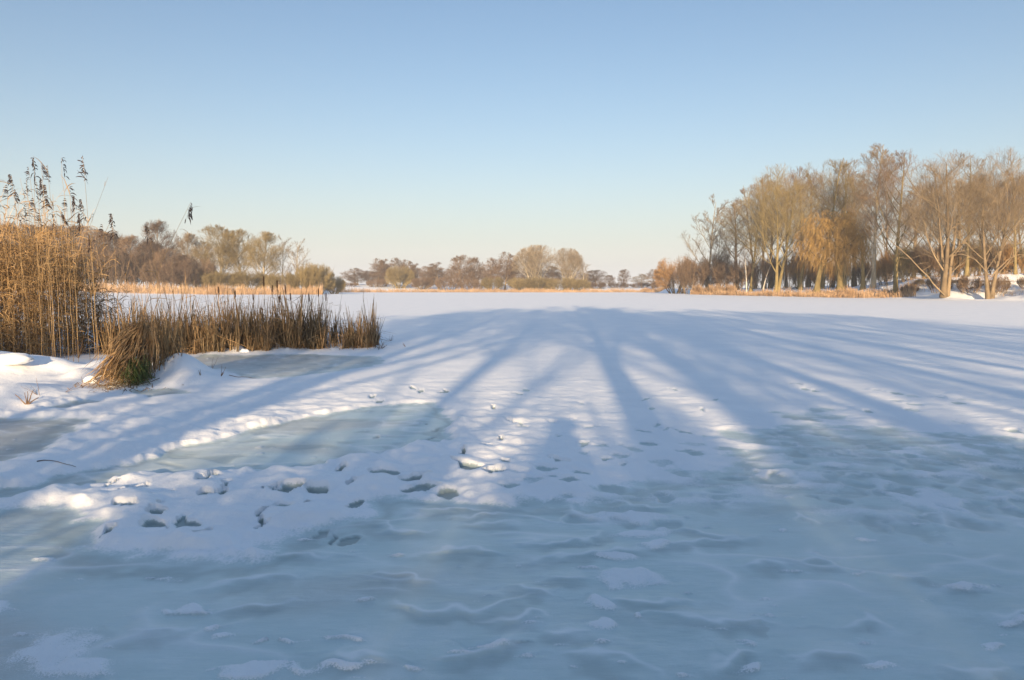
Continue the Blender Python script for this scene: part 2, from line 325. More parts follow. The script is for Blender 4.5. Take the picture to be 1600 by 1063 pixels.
    th = np.where(r[i] > 14, 0.03, th)
    hs = T * th
    # old footprints and melt holes
    hole = np.zeros(len(i)); rim = np.zeros(len(i)); inice = sst(0.3, -0.3, cov)
    rs = np.random.default_rng(8)
    for (hx, hy, hw) in HOLES:
        g = G(hx, hy); hr = hw / 2 / 1200 * g[1] * (0.8 if hx < 700 else 0.95)
        asp = rs.uniform(1.1, 1.7); an = rs.normal(0, 0.35); ly = max(hr * asp, 0.05 * g[1] / 3)
        j = np.where((np.abs(x - g[0]) < hr * 5) & (np.abs(y - g[1]) < ly * 4))[0]
        if not len(j): continue
        ux = (wx[j] - g[0]); uy = (wy[j] - g[1])
        ca, sa = math.cos(an), math.sin(an)
        q = np.sqrt(((ux * ca + uy * sa) / hr) ** 2 + ((-ux * sa + uy * ca) / ly) ** 2)
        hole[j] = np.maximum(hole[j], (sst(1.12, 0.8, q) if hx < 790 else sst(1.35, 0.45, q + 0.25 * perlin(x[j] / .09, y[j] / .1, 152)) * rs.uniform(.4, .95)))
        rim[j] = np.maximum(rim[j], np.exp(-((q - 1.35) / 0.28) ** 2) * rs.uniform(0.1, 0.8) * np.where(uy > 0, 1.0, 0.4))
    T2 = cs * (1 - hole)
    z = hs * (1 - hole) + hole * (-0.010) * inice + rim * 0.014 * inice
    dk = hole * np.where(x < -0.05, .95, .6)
    # slushy refrozen hollows and ridges in the bare ice
    zone = inice * sst(-1.0, 0.6, fbm(x / 1.5, y / 1.2, 81, 2) * 1.6 + sst(3.0, 6.5, y) * 1.2 - 0.15)
    zx = x + 0.15 * perlin(x / .5, y / .4, 95); zy = y + 0.13 * perlin(x / .6, y / .5, 96)
    rg = np.clip(1 - np.abs(perlin(zx / 0.62, zy / 0.34, 91)) * 3.6, 0, 1) ** 2 * sst(0.0, 0.5, perlin(x / 0.9, y / 0.8, 92) + 0.12)
    pit = sst(0.18, 0.55, perlin(zx / 0.33, zy / 0.26, 93) + 0.0)
    midz = inice * sst(4.2, 6.6, y)
    z = z + zone * rg * 0.006 - midz * pit * 0.006
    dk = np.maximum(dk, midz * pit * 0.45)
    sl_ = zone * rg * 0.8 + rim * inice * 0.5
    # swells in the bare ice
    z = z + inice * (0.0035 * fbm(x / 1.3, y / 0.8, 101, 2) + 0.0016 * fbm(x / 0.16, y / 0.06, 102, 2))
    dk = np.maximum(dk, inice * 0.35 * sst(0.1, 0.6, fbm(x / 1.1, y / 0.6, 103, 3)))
    # individual refrozen ridges
    for pl in RIDGE:
        pts = np.array([G(*p) for p in pl]); lo = pts.min(0) - 0.5; hi = pts.max(0) + 0.5
        j = np.where((x > lo[0]) & (x < hi[0]) & (y > lo[1]) & (y < hi[1]))[0]
        if not len(j): continue
        xx = wx[j]; yy = wy[j]; best = np.full(len(j), 9.0); tt = np.zeros(len(j)); sg = np.zeros(len(j)); m_ = len(pts) - 1
        for k in range(m_):
            a, b_ = pts[k], pts[k + 1]; e = b_ - a
            t = np.clip(((xx - a[0]) * e[0] + (yy - a[1]) * e[1]) / (e @ e + 1e-9), 0, 1)
            ddx = xx - a[0] - e[0] * t; ddy = yy - a[1] - e[1] * t; dd = np.hypot(ddx, ddy)
            c = dd < best; best[c] = dd[c]; tt[c] = (k + t[c]) / m_; sg[c] = (ddy[c] > 0) * 2 - 1
        fade = np.sin(np.clip(tt, 0.02, 0.98) * math.pi) ** 0.6
        sd = best * sg                                     # far side positive; the near side drops steeply
        prof = np.where(sd > 0, np.exp(-(sd / 0.13) ** 2), np.exp(-(sd / 0.045) ** 2))
        z[j] += 0.014 * fade * prof
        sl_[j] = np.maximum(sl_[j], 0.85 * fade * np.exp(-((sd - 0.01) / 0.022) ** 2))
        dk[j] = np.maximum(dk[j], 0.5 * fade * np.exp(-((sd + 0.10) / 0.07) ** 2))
    gr = np.zeros(len(i))
    for (gx, gy, gw, gh) in GRAN:
        g = G(gx, gy); g2 = G(gx, gy - gh); g3 = G(gx + gw, gy)
        a_ = max(abs(g3[0] - g[0]), .02); b_ = max(abs(g2[1] - g[1]), .02)
        j = np.where((np.abs(x - g[0]) < a_ * 2.5) & (np.abs(y - g[1]) < b_ * 2.5))[0]
        if not len(j): continue
        q = np.sqrt(((wx[j] - g[0]) / a_) ** 2 + ((wy[j] - g[1]) / b_) ** 2) + 0.35 * fbm(x[j] / .1, y[j] / .12, 111, 2)
        v = sst(1.5, 0.15, q); gr[j] = np.maximum(gr[j], v)
    gr *= (1 - hole)
    fz = inice * sst(-.2, 1.2, x) * sst(4.6, 6.2, y) * (1 - hole)
    gr = np.maximum(gr, fz * np.clip(.30 + 1.1 * fbm(x / .55, y / .38, 171, 4), 0, .85))
    gr = np.maximum(gr, inice * .8 * sst(.30, .62, fbm(x / .30, y / .10, 172, 3)))
    z = z + sst(.25, .9, gr) * (0.014 + 0.006 * fbm(x / .06, y / .07, 173, 2)) * (1 - T)
    sd_F = np.exp(-((cov + 0.6) / 0.5) ** 2)
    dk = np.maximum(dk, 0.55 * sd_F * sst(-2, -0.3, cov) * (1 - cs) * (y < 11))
    # banks and lumps of drifted snow round the reeds
    dp = sdpoly(x, y, PEN); bank = sst(0.15, -0.9, dp + 0.12 * perlin(x, y, 121))
    zb = bank * (0.07 + 0.05 * fbm(x / 0.9, y / 0.9, 122, 3))
    for (mx, my, mr_, mh) in MOUND:
        g = G(mx, my); q = ((x - g[0]) ** 2 + ((y - g[1]) * 0.9) ** 2) / mr_ ** 2
        q = q * (1 + 0.35 * perlin(x / (mr_ * .7), y / (mr_ * .7), 123))
        zb = zb + mh * np.exp(-q * 2.2)
    z = z + zb
    T2 = np.maximum(T2, sst(0.02, 0.06, zb))
    bz = sst(0.3, -0.5, np.minimum(dA * .25, np.minimum(dC * .3, dD * .12))) * 0.8
    bz = np.maximum(bz, sst(0.2, -0.6, dB * .12) * sst(-2.2, -4.0, x + 0.3 * perlin(x, y, 131)))
    bz = np.maximum(bz, inice * sst(0.0, 0.6, perlin(x / 1.6 + 3, y / 0.8, 132)) * sst(0.5, -1.2, x) * 0.8)
    bz = np.maximum(bz, dk * 0)
    Z[i] += z
    snow[i] = T2; gran[i] = gr; dark[i] = np.clip(dk, 0, 1); slush[i] = np.clip(sl_, 0, 1); brown[i] = bz
    return Z, dict(snow=snow, gran=gran, dark=dark, slush=slush, brown=brown), s

def build_ground():
    az = np.radians(np.concatenate([np.arange(-50, 50.01, 0.075), np.arange(53, 308, 4.0)]))
    rs = [0.0, 0.5, 1.0, 1.5, 2.0, 2.3]
    while rs[-1] < 3200:
        r = rs[-1]
        cap = 0.5 if r < 60 else 1.0 if r < 145 else 5 if r < 400 else r * 0.15
        rs.append(r + min(max(r * r * 0.0007, 0.004), cap))
    rs = np.array(rs[1:])
    A, R = np.meshgrid(az, rs); X = (R * np.sin(A)).ravel(); Y = (R * np.cos(A)).ravel()
    Z, at, s = ground_fields(X, Y)
    nr, na = len(rs), len(az)
    idx = np.arange(nr * na).reshape(nr, na)
    a = idx[:-1]; b = idx[1:]
    F = np.stack([a, np.roll(a, -1, 1), np.roll(b, -1, 1), b], -1).reshape(-1, 4)[:, ::-1]
    V = np.stack([X, Y, Z], -1)
    fc = F[:, 0]
    pen = np.full(len(X), 1.0); k = np.where((np.hypot(X, Y) < 40) & (Y > 5))[0]; pen[k] = sdpoly(X[k], Y[k], PEN)
    island = (s[fc] > 0) | (pen[fc] < 0)
    # centre disc
    c = len(V); V = np.concatenate([V, [[0, 0, Z[:na].mean()]]])
    for kk in at: at[kk] = np.append(at[kk], 1.0 if kk == 'snow' else 0.0)
    i0 = idx[0]; F0 = np.stack([np.full(na, c), i0, np.roll(i0, -1), np.roll(i0, -1)], -1)
    for nm, sel in (('frozen_lake', ~island), ('snowy_bank', island)):
        f = F[sel]
        u, inv = np.unique(f, return_inverse=True); f2 = inv.reshape(-1, 4)
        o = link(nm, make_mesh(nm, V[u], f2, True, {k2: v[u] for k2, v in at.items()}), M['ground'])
        tag(o, kind='structure')
        if nm == 'frozen_lake':
            t = F0[:, :3][:, ::-1]; u, inv = np.unique(t, return_inverse=True)
            o2 = make_mesh('lake_centre', V[u], inv.reshape(-1, 3), True, {k2: v[u] for k2, v in at.items()})
            o3 = link('frozen_lake_middle', o2, M['ground']); tag(o3, kind='structure')
build_ground()

# ------------------------------------------------------------------ bare trees
def grow(seed, H, r0, levels, stems=1, spread=0.0, splay=0.0, seg0=9, wob0=0.03, up0=0.0, lean=(0, 0), env=None):
    R_ = np.random.default_rng(seed)
    N = stems; a = R_.uniform(0, 2 * math.pi, N)
    base = np.stack([np.cos(a), np.sin(a), np.zeros(N)], -1) * spread * np.sqrt(R_.random(N))[:, None]
    d = unit(np.stack([np.cos(a) * splay + lean[0], np.sin(a) * splay + lean[1], np.ones(N)], -1) + R_.normal(0, 0.04 if stems == 1 else splay * 0.3, (N, 3)) * [1, 1, 0])
    Ls = H * (1.0 if stems == 1 else R_.uniform(0.7, 1.05, N)[:, None]) * np.ones((N, 1))
    def reach(p, dd):                       # distance along dd to the crown's outline
        cz, rz, rx = env[0] * H, env[1] * H, env[2]
        q = (p - np.array([0, 0, cz])) / np.array([rx, rx, rz]); e = dd / np.array([rx, rx, rz])
        a_ = (e * e).sum(-1); b_ = (q * e).sum(-1); c_ = (q * q).sum(-1) - 1
        t_ = (-b_ + np.sqrt(np.maximum(b_ * b_ - a_ * c_, 0))) / (a_ + 1e-9)
        lum = 1 + .16 * perlin(dd[..., 0] * 2.3 + seed, dd[..., 1] * 2.3 + dd[..., 2] * 1.7, seed)
        return np.maximum(t_ * lum, .02 * H)
    def march(base, d, L, m, up, wob):
        P = [base]; p = base; st = L / (m - 1)
        for k in range(m - 1):
            d = unit(d + np.array([0, 0, up]) / (m - 1) + R_.normal(0, wob, d.shape)); p = p + d * st; P.append(p)
        return np.stack(P, 1)
    P = march(base, d, Ls, seg0, up0, wob0)
    tt = np.linspace(0, 1, seg0); Rr = r0 * (1 - 0.88 * tt)[None] * (1 + 0.5 * np.exp(-tt * 22))[None] * np.ones((N, 1))
    if stems > 1: Rr = Rr * R_.uniform(0.6, 1.1, (N, 1))
    out = [(P, Rr)]; L = Ls[:, 0]
    for li, lv in enumerate(levels):
        n, t0, t1, ang, angv, ratio, taper, m, up, wob, rr_, rmin = lv
        N = len(P); mm = P.shape[1]
        t = (t0 + (t1 - t0) * (np.arange(n)[None] + R_.random((N, n))) / n)
        f = t * (mm - 1); k = np.clip(np.floor(f).astype(int), 0, mm - 2); fr = (f - k)[..., None]
        ii = np.arange(N)[:, None]
        p0 = P[ii, k] * (1 - fr) + P[ii, k + 1] * fr
        tg = unit(P[ii, k + 1] - P[ii, k])
        rad = Rr[ii, k] * (1 - fr[..., 0]) + Rr[ii, k + 1] * fr[..., 0]
        az = np.arange(n)[None] * 2.399 + R_.uniform(0, 6.28, (N, 1)) + R_.normal(0, 0.4, (N, n))
        ref = np.where(np.abs(tg[..., 2:3]) < 0.9, np.array([0, 0, 1.0]), np.array([1.0, 0, 0]))
        u = unit(np.cross(tg, ref)); v = np.cross(tg, u)
        side = u * np.cos(az)[..., None] + v * np.sin(az)[..., None]
        an = np.clip(R_.normal(ang, angv, (N, n)), 0.05, 2.2)[..., None]
        dd = tg * np.cos(an) + side * np.sin(an)
        rel = (t - t0) / max(t1 - t0, 1e-6)
        Lc = L[:, None] * ratio * (1 - taper * rel) * R_.uniform(0.65, 1.2, (N, n))
        rc = np.maximum(rad * rr_, rmin)
        if env:
            rch = reach(p0, unit(dd + np.array([0, 0, up * .45])))
            Lc = rch * R_.uniform(.5, 1.0, (N, n)) * (ratio / .5 if ratio < .5 and li > 0 else 1) if li == 0 else np.minimum(Lc, rch * R_.uniform(.7, 1.12, (N, n)))
        P = march(p0.reshape(-1, 3), dd.reshape(-1, 3), Lc.reshape(-1, 1), m, up, wob)
        L = Lc.reshape(-1); rb = rc.reshape(-1, 1)
        Rr = np.maximum(rb * (1 - 0.8 * np.linspace(0, 1, m))[None], rmin * 0.55)
        out.append((P, Rr))
    return out
KS = [9, 6, 4, 3, 3, 3]
def tree_kind(name, bark, twig, split, seed, H, r0, levels, **kw):
    lv = grow(seed, H, r0, levels, **kw)
    parts = [tubes(P, R, KS[i]) for i, (P, R) in enumerate(lv)]
    Vt, Ft = join(parts[:split]); Vc, Fc = join(parts[split:])
    top = np.percentile(Vc[:, 2], 99.8); wd = np.percentile(Vc[:, 0], 98.5) - np.percentile(Vc[:, 0], 1.5)
    return dict(name=name, trunk=make_mesh(name + '_trunk', Vt, Ft), crown=make_mesh(name + '_crown', Vc, Fc), H=top, W=wd, bark=bark, twig=twig)
def make_kind(k):
    for m_, mt in ((k['trunk'], M[k['bark']]), (k['crown'], M[k['twig']])):
        m_.materials.append(mt)
    return k
# level: n, t0, t1, angle, var, ratio, taper, segments, up, wobble, radius ratio, rmin
K = {}
def K_(key, *a, **kw): K[key] = make_kind(tree_kind(*a, **kw))
FINE = [(6, .15, 1, .55, .2, .62, .3, 5, .35, .07, .5, .011), (6, .1, 1, .5, .25, .60, .2, 4, .35, .09, .55, .007), (2, .15, 1, .45, .25, .65, .2, 3, .3, .10, .6, .0055)]
for v, sd in enumerate((1, 2, 3)):
    K_('tall%d' % v, 'bare_tree', 'bark_green', ['twig_grey', 'twig_olive', 'twig_brown'][v], 2, sd, 24, 0.27,
       [(17, .20, .93, .80, .12, .56, .4, 9, .70, .04, .5, .035), (8, .15, 1, .62, .14, .60, .30, 6, .35, .05, .5, .02)] + FINE, wob0=.02, env=(.58, .44, 6.2))
K_('fork', 'bare_tree', 'bark', 'twig_grey', 2, 7, 22, 0.30,
   [(13, .20, .93, .62, .1, .48, .4, 9, .55, .035, .45, .04), (8, .15, 1, .62, .14, .60, .30, 6, .35, .05, .5, .02)] + FINE, stems=2, spread=.35, splay=.09, up0=.1, wob0=.02, env=(.58, .45, 6.5))
K_('fork2', 'bare_tree', 'bark_green', 'twig_brown', 2, 17, 22, 0.28,
   [(10, .18, .93, .65, .1, .48, .4, 9, .5, .035, .45, .04), (8, .15, 1, .62, .14, .60, .30, 6, .35, .05, .5, .02)] + FINE, stems=3, spread=.4, splay=.10, up0=.1, wob0=.02, env=(.58, .45, 6.5))
K_('slim', 'slender_tree', 'bark_pale', 'twig_grey', 2, 5, 24, 0.24,
   [(24, .30, .95, .65, .1, .24, .55, 7, .7, .04, .45, .03), (10, .15, 1, .6, .14, .6, .4, 5, .4, .06, .5, .016)] + FINE[:1] + [(7, .1, 1, .5, .2, .5, .3, 3, .1, .12, .7, .009)], wob0=.012, env=(.64, .37, 3.0))
K_('sparse', 'sparse_tree', 'bark_pale', 'twig_grey', 2, 11, 18, 0.20,
   [(15, .12, .96, .65, .12, .42, .6, 7, .7, .07, .5, .035), (9, .2, 1, .55, .14, .42, .4, 6, .5, .10, .5, .018), (8, .15, 1, .5, .2, .5, .4, 4, .4, .12, .6, .012), (6, .1, 1, .5, .2, .6, .3, 3, .3, .12, .7, .009)])
K_('birch', 'birch_tree', 'birch', 'twig_brown', 1, 23, 12, 0.13,
   [(18, .35, .98, .6, .1, .28, .5, 6, .3, .08, .5, .02), (8, .2, 1, .55, .14, .45, .4, 5, -.2, .10, .5, .010), (7, .15, 1, .5, .2, .6, .4, 4, -.5, .12, .6, .007)], wob0=.05)
K_('weep', 'weeping_willow', 'bark_green', 'twig_gold', 2, 31, 11, 0.28,
   [(12, .3, .97, .75, .12, .42, .45, 8, .3, .08, .5, .05), (9, .25, 1, .8, .2, .42, .3, 6, -.3, .12, .5, .02),
    (9, .1, 1, .9, .3, 1.0, .2, 9, -3.2, .06, .4, .009), (7, .05, .9, .3, .2, .8, .2, 8, -3.0, .05, .6, .007)])
K_('bush', 'willow_bush', 'bark', 'twig_orange', 1, 41, 5.2, 0.08,
   [(9, .1, .95, .5, .15, .5, .4, 6, .1, .10, .5, .025), (8, .1, 1, .5, .2, .55, .4, 5, .0, .12, .5, .014), (7, .1, 1, .6, .25, .6, .3, 4, -.5, .12, .6, .010), (2, .1, 1, .5, .2, .8, .2, 3, -.8, .12, .7, .009)],
   stems=18, spread=1.1, splay=.75, up0=.35, env=(.42, .60, 3.6))
K_('olive_bush', 'willow_bush', 'bark_green', 'twig_olive', 1, 43, 5.0, 0.07,
   [(10, .06, .95, .5, .15, .45, .4, 6, .2, .10, .5, .025), (8, .1, 1, .5, .2, .55, .4, 5, .1, .12, .5, .016), (7, .1, 1, .6, .25, .6, .3, 4, .3, .12, .6, .011), (2, .1, 1, .5, .2, .8, .2, 3, .1, .12, .7, .011)],
   stems=20, spread=1.5, splay=.8, up0=.3, env=(.38, .62, 3.8))
K_('brown_bush', 'shrub', 'bark', 'twig_brown', 1, 47, 5.0, 0.05,
   [(9, .06, .95, .5, .15, .5, .4, 6, .3, .10, .5, .02), (8, .1, 1, .5, .2, .5, .4, 5, .2, .12, .5, .014), (6, .1, 1, .6, .25, .6, .3, 4, .3, .12, .6, .011), (2, .1, 1, .5, .2, .8, .2, 3, .1, .12, .7, .010)],
   stems=22, spread=2.2, splay=.5, up0=.3, env=(.40, .62, 3.6))
DEN = [(7, .15, 1, .6, .2, .7, .3, 4, .3, .08, .5, .015), (6, .1, 1, .5, .2, .75, .3, 3, .3, .10, .6, .011)]
K_('alder', 'alder_tree', 'bark', 'twig_brown', 2, 53, 15, 0.20,
   [(22, .10, .93, .85, .12, .5, .5, 7, .5, .04, .45, .035), (11, .15, 1, .65, .16, .6, .4, 5, .1, .06, .5, .022)] + DEN, wob0=.02, env=(.54, .47, 3.6))
K_('dark_alder', 'alder_tree', 'bark', 'twig_dark', 2, 59, 14, 0.20,
   [(24, .08, .93, .85, .12, .5, .5, 7, .5, .04, .45, .035), (11, .15, 1, .65, .16, .6, .4, 5, .1, .06, .5, .022)] + DEN, wob0=.02, env=(.50, .51, 4.0))
K_('olive_tree', 'bare_tree', 'bark_pale', 'twig_olive', 2, 61, 15, 0.26,
   [(22, .10, .93, .75, .12, .5, .5, 8, .6, .04, .5, .045), (11, .15, 1, .65, .16, .6, .4, 5, .3, .06, .5, .022)] + DEN, wob0=.02, env=(.53, .48, 4.4))
K_('pale_dome', 'bare_tree', 'bark_pale', 'twig_pale', 2, 67, 14, 0.24,
   [(9, .08, .93, .6, .12, .5, .5, 8, .5, .04, .5, .05), (8, .15, 1, .55, .16, .6, .4, 5, .3, .06, .5, .025), DEN[0], (5, .1, 1, .5, .2, .75, .3, 3, .3, .10, .6, .011)],
   stems=5, spread=1.2, splay=.34, up0=.2, env=(.50, .51, 6.5))
for v, sd in enumerate((71, 72)): K_('shade_tree' + 'b' * v, 'bare_tree', 'bark', 'twig_dark', 2, sd, 15, 0.20,
   [(18, .26, .95, .70, .15, .5, .5, 8, .5, .05, .48, .04), (9, .2, 1, .65, .16, .45, .4, 6, .2, .08, .5, .016), (8, .15, 1, .6, .2, .55, .3, 5, .1, .10, .6, .008), (6, .1, 1, .6, .2, .6, .3, 3, 0.1, .12, .7, .005)], seg0=10, wob0=.05, env=(.6, .42, 4.6))
K_('shade_shrub', 'shrub', 'bark', 'twig_dark', 1, 73, 4.0, 0.035,
   [(10, .05, .95, .45, .15, .5, .4, 6, .3, .10, .6, .014), (9, .1, 1, .5, .2, .5, .4, 5, .2, .12, .6, .008), (7, .1, 1, .5, .2, .6, .3, 4, .1, .12, .7, .006)],
   stems=20, spread=1.0, splay=.5, up0=.3)
for k_ in K: print('KIND', k_, round(K[k_]['H'], 1), round(K[k_]['W'], 1), len(K[k_]['crown'].polygons))

used_tw = {}
def place(key, x, y, h, wdt, label, cat='tree', group=None, rz=None, z=None, twig=None, bark=None, tilt=(0, 0)):
    k = K[key]; n = used_tw.get(key, 0); used_tw[key] = n + 1
    if z is None: z = HZ(x, y) - 0.05
    o = empty(k['name'], (x, y, z), (n * 2.1 + 0.4) if rz is None else rz)
    o.rotation_euler[0] = tilt[0]; o.rotation_euler[1] = tilt[1]
    sx = wdt / k['W']; o.scale = (sx, sx, h / k['H'])
    for nm, me, mt in (('trunk', k['trunk'], bark), ('crown', k['crown'], twig)):
        c = link(nm, me, None, o)
        if mt:
            c.material_slots[0].link = 'OBJECT'; c.material_slots[0].material = M[mt]
    tag(o, label, cat, group); return o
def tree_px(key, px, D, ytop, wpx, label, cat='tree', group=None, **kw):
    x = WX(px, D); z = HZ(x, D) - 0.05; h = WZ(ytop, D) - z
    return place(key, x, D, h, wpx / 1200 * D, label, cat, group, z=z, **kw)

# right-hand grove
g1 = 'tall bare trees of the right shore'
tree_px('bush', 1056, 226, 402, 62, 'rounded orange-brown willow bush at the left end of the right shore', 'bush', twig='twig_orange')
tree_px('sparse', 1104, 206, 308, 70, 'sparse grey tree standing apart at the left of the grove with a pointed crown', 'tree', g1)
tree_px('sparse', 1124, 210, 346, 46, 'shorter thin tree right beside the sparse pointed tree', 'tree', g1, twig='twig_brown')
tree_px('brown_bush', 1085, 206, 404, 60, 'brown shrub under the left side of the sparse pointed tree', 'bush', 'shrubs under the right grove')
tree_px('brown_bush', 1118, 204, 396, 56, 'brown shrub under the right side of the sparse pointed tree', 'bush', 'shrubs under the right grove')
tree_px('tall0', 1172, 172, 306, 84, 'spreading tree with low outer limbs at the left edge of the tall grove', 'tree', g1, twig='twig_olive')
tree_px('fork', 1212, 154, 262, 112, 'big olive-tinged tree on a forked trunk rising from the reeds', 'tree', g1, twig='twig_olive', bark='bark_green')
tree_px('slim', 1192, 182, 275, 48, 'thin dark-trunked tree just behind the big forked tree', 'tree', g1, bark='bark')
tree_px('tall2', 1248, 170, 262, 74, 'grey tree with a straight dark trunk between the forked tree and the gold willows', 'tree', g1, bark='bark')
tree_px('tall1', 1283, 156, 254, 96, 'broad tree with golden limbs behind the first gold willow', 'tree', g1)
tree_px('tall0', 1318, 154, 250, 90, 'upright grey tree rising behind the second gold willow', 'tree', g1)
tree_px('slim', 1363, 132, 228, 66, 'tallest tree of the grove, slim and straight with a pale trunk', 'tree', g1)
tree_px('tall2', 1398, 123, 240, 116, 'wide tree with upswept limbs on a clean trunk right of the tallest tree', 'tree', g1, bark='bark_green')
tree_px('fork2', 1474, 107, 240, 124, 'big many-stemmed tree at the water edge with ascending dark limbs', 'tree', g1, bark='bark', twig='twig_grey')
tree_px('tall1', 1508, 122, 246, 90, 'grey tree filling the gap between the two big shore trees', 'tree', g1, twig='twig_grey')
tree_px('fork', 1545, 102, 236, 126, 'big dome-crowned tree on a stout dark trunk near the right edge', 'tree', g1, bark='bark', twig='twig_grey')
tree_px('tall0', 1584, 112, 268, 74, 'rust-tinged tree just right of the dome-crowned tree', 'tree', g1, twig='twig_brown')
tree_px('slim', 1606, 110, 262, 60, 'slim tree cut by the right edge of the photo', 'tree', g1, bark='bark')
tree_px('weep', 1275, 141, 334, 84, 'gold weeping willow left of centre in the grove, its curtain near the reeds', 'willow', 'gold weeping willows')
tree_px('weep', 1312, 139, 326, 88, 'largest gold weeping willow hanging over the shore reeds', 'willow', 'gold weeping willows')
tree_px('weep', 1347, 137, 346, 62, 'smallest gold weeping willow, right next to the tallest tree', 'willow', 'gold weeping willows')
tree_px('weep', 1250, 158, 352, 50, 'ochre weeping willow half hidden behind the leftmost bright one', 'willow', 'gold weeping willows', twig='twig_orange')
for i, (px, D, yt, wp, tl) in enumerate([(1166, 166, 385, 26, .05), (1190, 165, 392, 24, -.10), (1233, 163, 380, 26, .03), (1224, 165, 398, 20, .12), (1345, 144, 402, 22, -.14)]):
    tree_px('birch', px, D, yt, wp, ['thin white birch under the left edge tree', 'white birch leaning left of the forked trunk', 'straight white birch right of the forked trunk',
        'short birch leaning close beside the straight white birch', 'pale birch leaning by the smallest gold willow'][i], 'birch', 'white birches in the grove', tilt=(0, tl))
bk = [(1150, 190, 340), (1180, 195, 318), (1203, 190, 310), (1228, 196, 300), (1262, 188, 300), (1300, 184, 292), (1334, 176, 300), (1381, 170, 300), (1425, 165, 318), (1448, 170, 312), (1492, 160, 310), (1527, 160, 300), (1566, 155, 306), (1596, 152, 300)]
NTH = ['first', 'second', 'third', 'fourth', 'fifth', 'sixth', 'seventh', 'eighth', 'ninth', 'tenth', 'eleventh', 'twelfth', 'thirteenth', 'fourteenth', 'fifteenth', 'sixteenth', 'seventeenth', 'eighteenth', 'nineteenth', 'twentieth']
for i, (px, D, yt) in enumerate(bk):
    tree_px(['slim', 'tall1', 'slim', 'tall2'][i % 4], px, D, yt - 26, 58 + (i * 13) % 22, '%s from the left of the thin dark trees at the back of the grove' % NTH[i], 'tree', 'thin trees at the back of the grove', bark='bark', twig=['twig_grey', 'twig_brown'][i % 2])
us = [(1138, 190, 412, 50), (1160, 186, 405, 46), (1192, 184, 400, 54), (1225, 184, 402, 54), (1258, 180, 398, 56), (1292, 176, 402, 56), (1328, 172, 404, 54), (1362, 168, 400, 56), (1392, 150, 388, 60),
      (1425, 136, 384, 60), (1455, 133, 380, 64), (1488, 131, 378, 64), (1520, 130, 376, 64), (1552, 127, 380, 62), (1586, 125, 378, 64), (1618, 123, 380, 64)]
for i, (px, D, yt, wp) in enumerate(us):
    tree_px(['brown_bush', 'olive_bush', 'brown_bush'][i % 3] if i > 8 else 'brown_bush', px, D, yt, wp, '%s from the left in the row of shrubs behind the grove trunks' % NTH[i], 'bush', 'row of shrubs behind the grove', twig=['twig_olive', 'twig_brown', 'twig_orange'][i % 3] if i > 4 else None)
tree_px('weep', 1247, 161, 400, 36, 'low ochre willow bush right of the birches', 'bush', twig='twig_orange')
for i, (px, D, yt, wp) in enumerate([(1660, 118, 250, 110), (1730, 112, 240, 120), (1800, 108, 260, 110)]):
    tree_px(['tall0', 'fork2', 'tall2'][i], px, D, yt, wp, 'bare tree beyond the right edge of the photo, %s outward' % NTH[i], 'tree', 'trees beyond the right edge')
for i in range(10):
    px = 1420 + i * 23; aa = math.atan((px - 800) / 1200); D_ = float(np.interp(math.degrees(aa), _A, SHS)) * math.cos(aa) + 5 + (i * 5) % 9
    tree_px('brown_bush', px, D_, 443 - (i * 7) % 15, 26 + (i * 5) % 12, '%s from the left of the low brush clumps on the right bank slope' % NTH[i], 'bush', 'brush on the right bank', twig=['twig_brown', 'twig_grey'][i % 2])
# long low limb of the many-stemmed tree and a cut stump
def limb(name, pts, r, label, cat, mat='bark', sub=10, seed=0):
    R_ = np.random.default_rng(seed); pts = np.array(pts, float)
    t = np.linspace(0, len(pts) - 1, 14); P = np.stack([np.interp(t, range(len(pts)), pts[:, k]) for k in range(3)], -1)[None]
    P = P + R_.normal(0, r * .3, P.shape); Rr = np.linspace(r, r * .2, 14)[None]
    parts = [tubes(P, Rr, 8)]
    if sub:
        k = R_.integers(3, 13, sub); b0 = P[0, k]; d = unit(R_.normal(0, 1, (sub, 3)) + [0, 0, 1.2])
        L = R_.uniform(8, 22, sub) * r; m = np.linspace(0, 1, 6)
        Q = b0[:, None] + d[:, None] * (L[:, None] * m)[..., None] + R_.normal(0, r * .3, (sub, 6, 3)) * m[None, :, None]
        parts.append(tubes(Q, np.linspace(r * .35, r * .08, 6)[None] * np.ones((sub, 1)), 4))
    V, F = join(parts); o = link(name, make_mesh(name, V, F), M[mat]); tag(o, label, cat); return o
def sp(px, py, D): return (WX(px, D), D, WZ(py, D))
limb('fallen_limb', [sp(1474, 462, 106.3), sp(1445, 430, 106.3), sp(1415, 400, 106.3), sp(1385, 376, 106.3), sp(1374, 350, 106.3)], .11, 'long pale limb slanting up to the left from the foot of the many-stemmed tree', 'limb', 'bark', 14, 3)
limb('broken_limb', [sp(1543, 430, 101.3), sp(1520, 405, 101.1), sp(1500, 397, 100.8), sp(1478, 402, 100.8)], .08, 'arching low branch left of the stout trunk near the right edge', 'limb', 'bark', 8, 5)
limb('bent_limb', [sp(1548, 430, 101.3), sp(1572, 405, 101.1), sp(1590, 398, 100.8), sp(1612, 400, 100.8)], .08, 'arching low branch right of the stout trunk near the right edge', 'limb', 'bark', 8, 6)
limb('tree_stump', [sp(1272, 462, 141), sp(1275, 450, 141), sp(1279, 438, 141)], .42, 'short leaning broken stump with a pale cut top among the shore reeds', 'stump', 'bark_green', 0, 7)
limb('fallen_branches', [sp(1508, 452, 109), sp(1530, 448, 109), sp(1537, 444, 110), sp(1560, 452, 110)], .10, 'dark heap of fallen branches on the snowy bank left of the stout trunk', 'branches', 'dead', 26, 8)

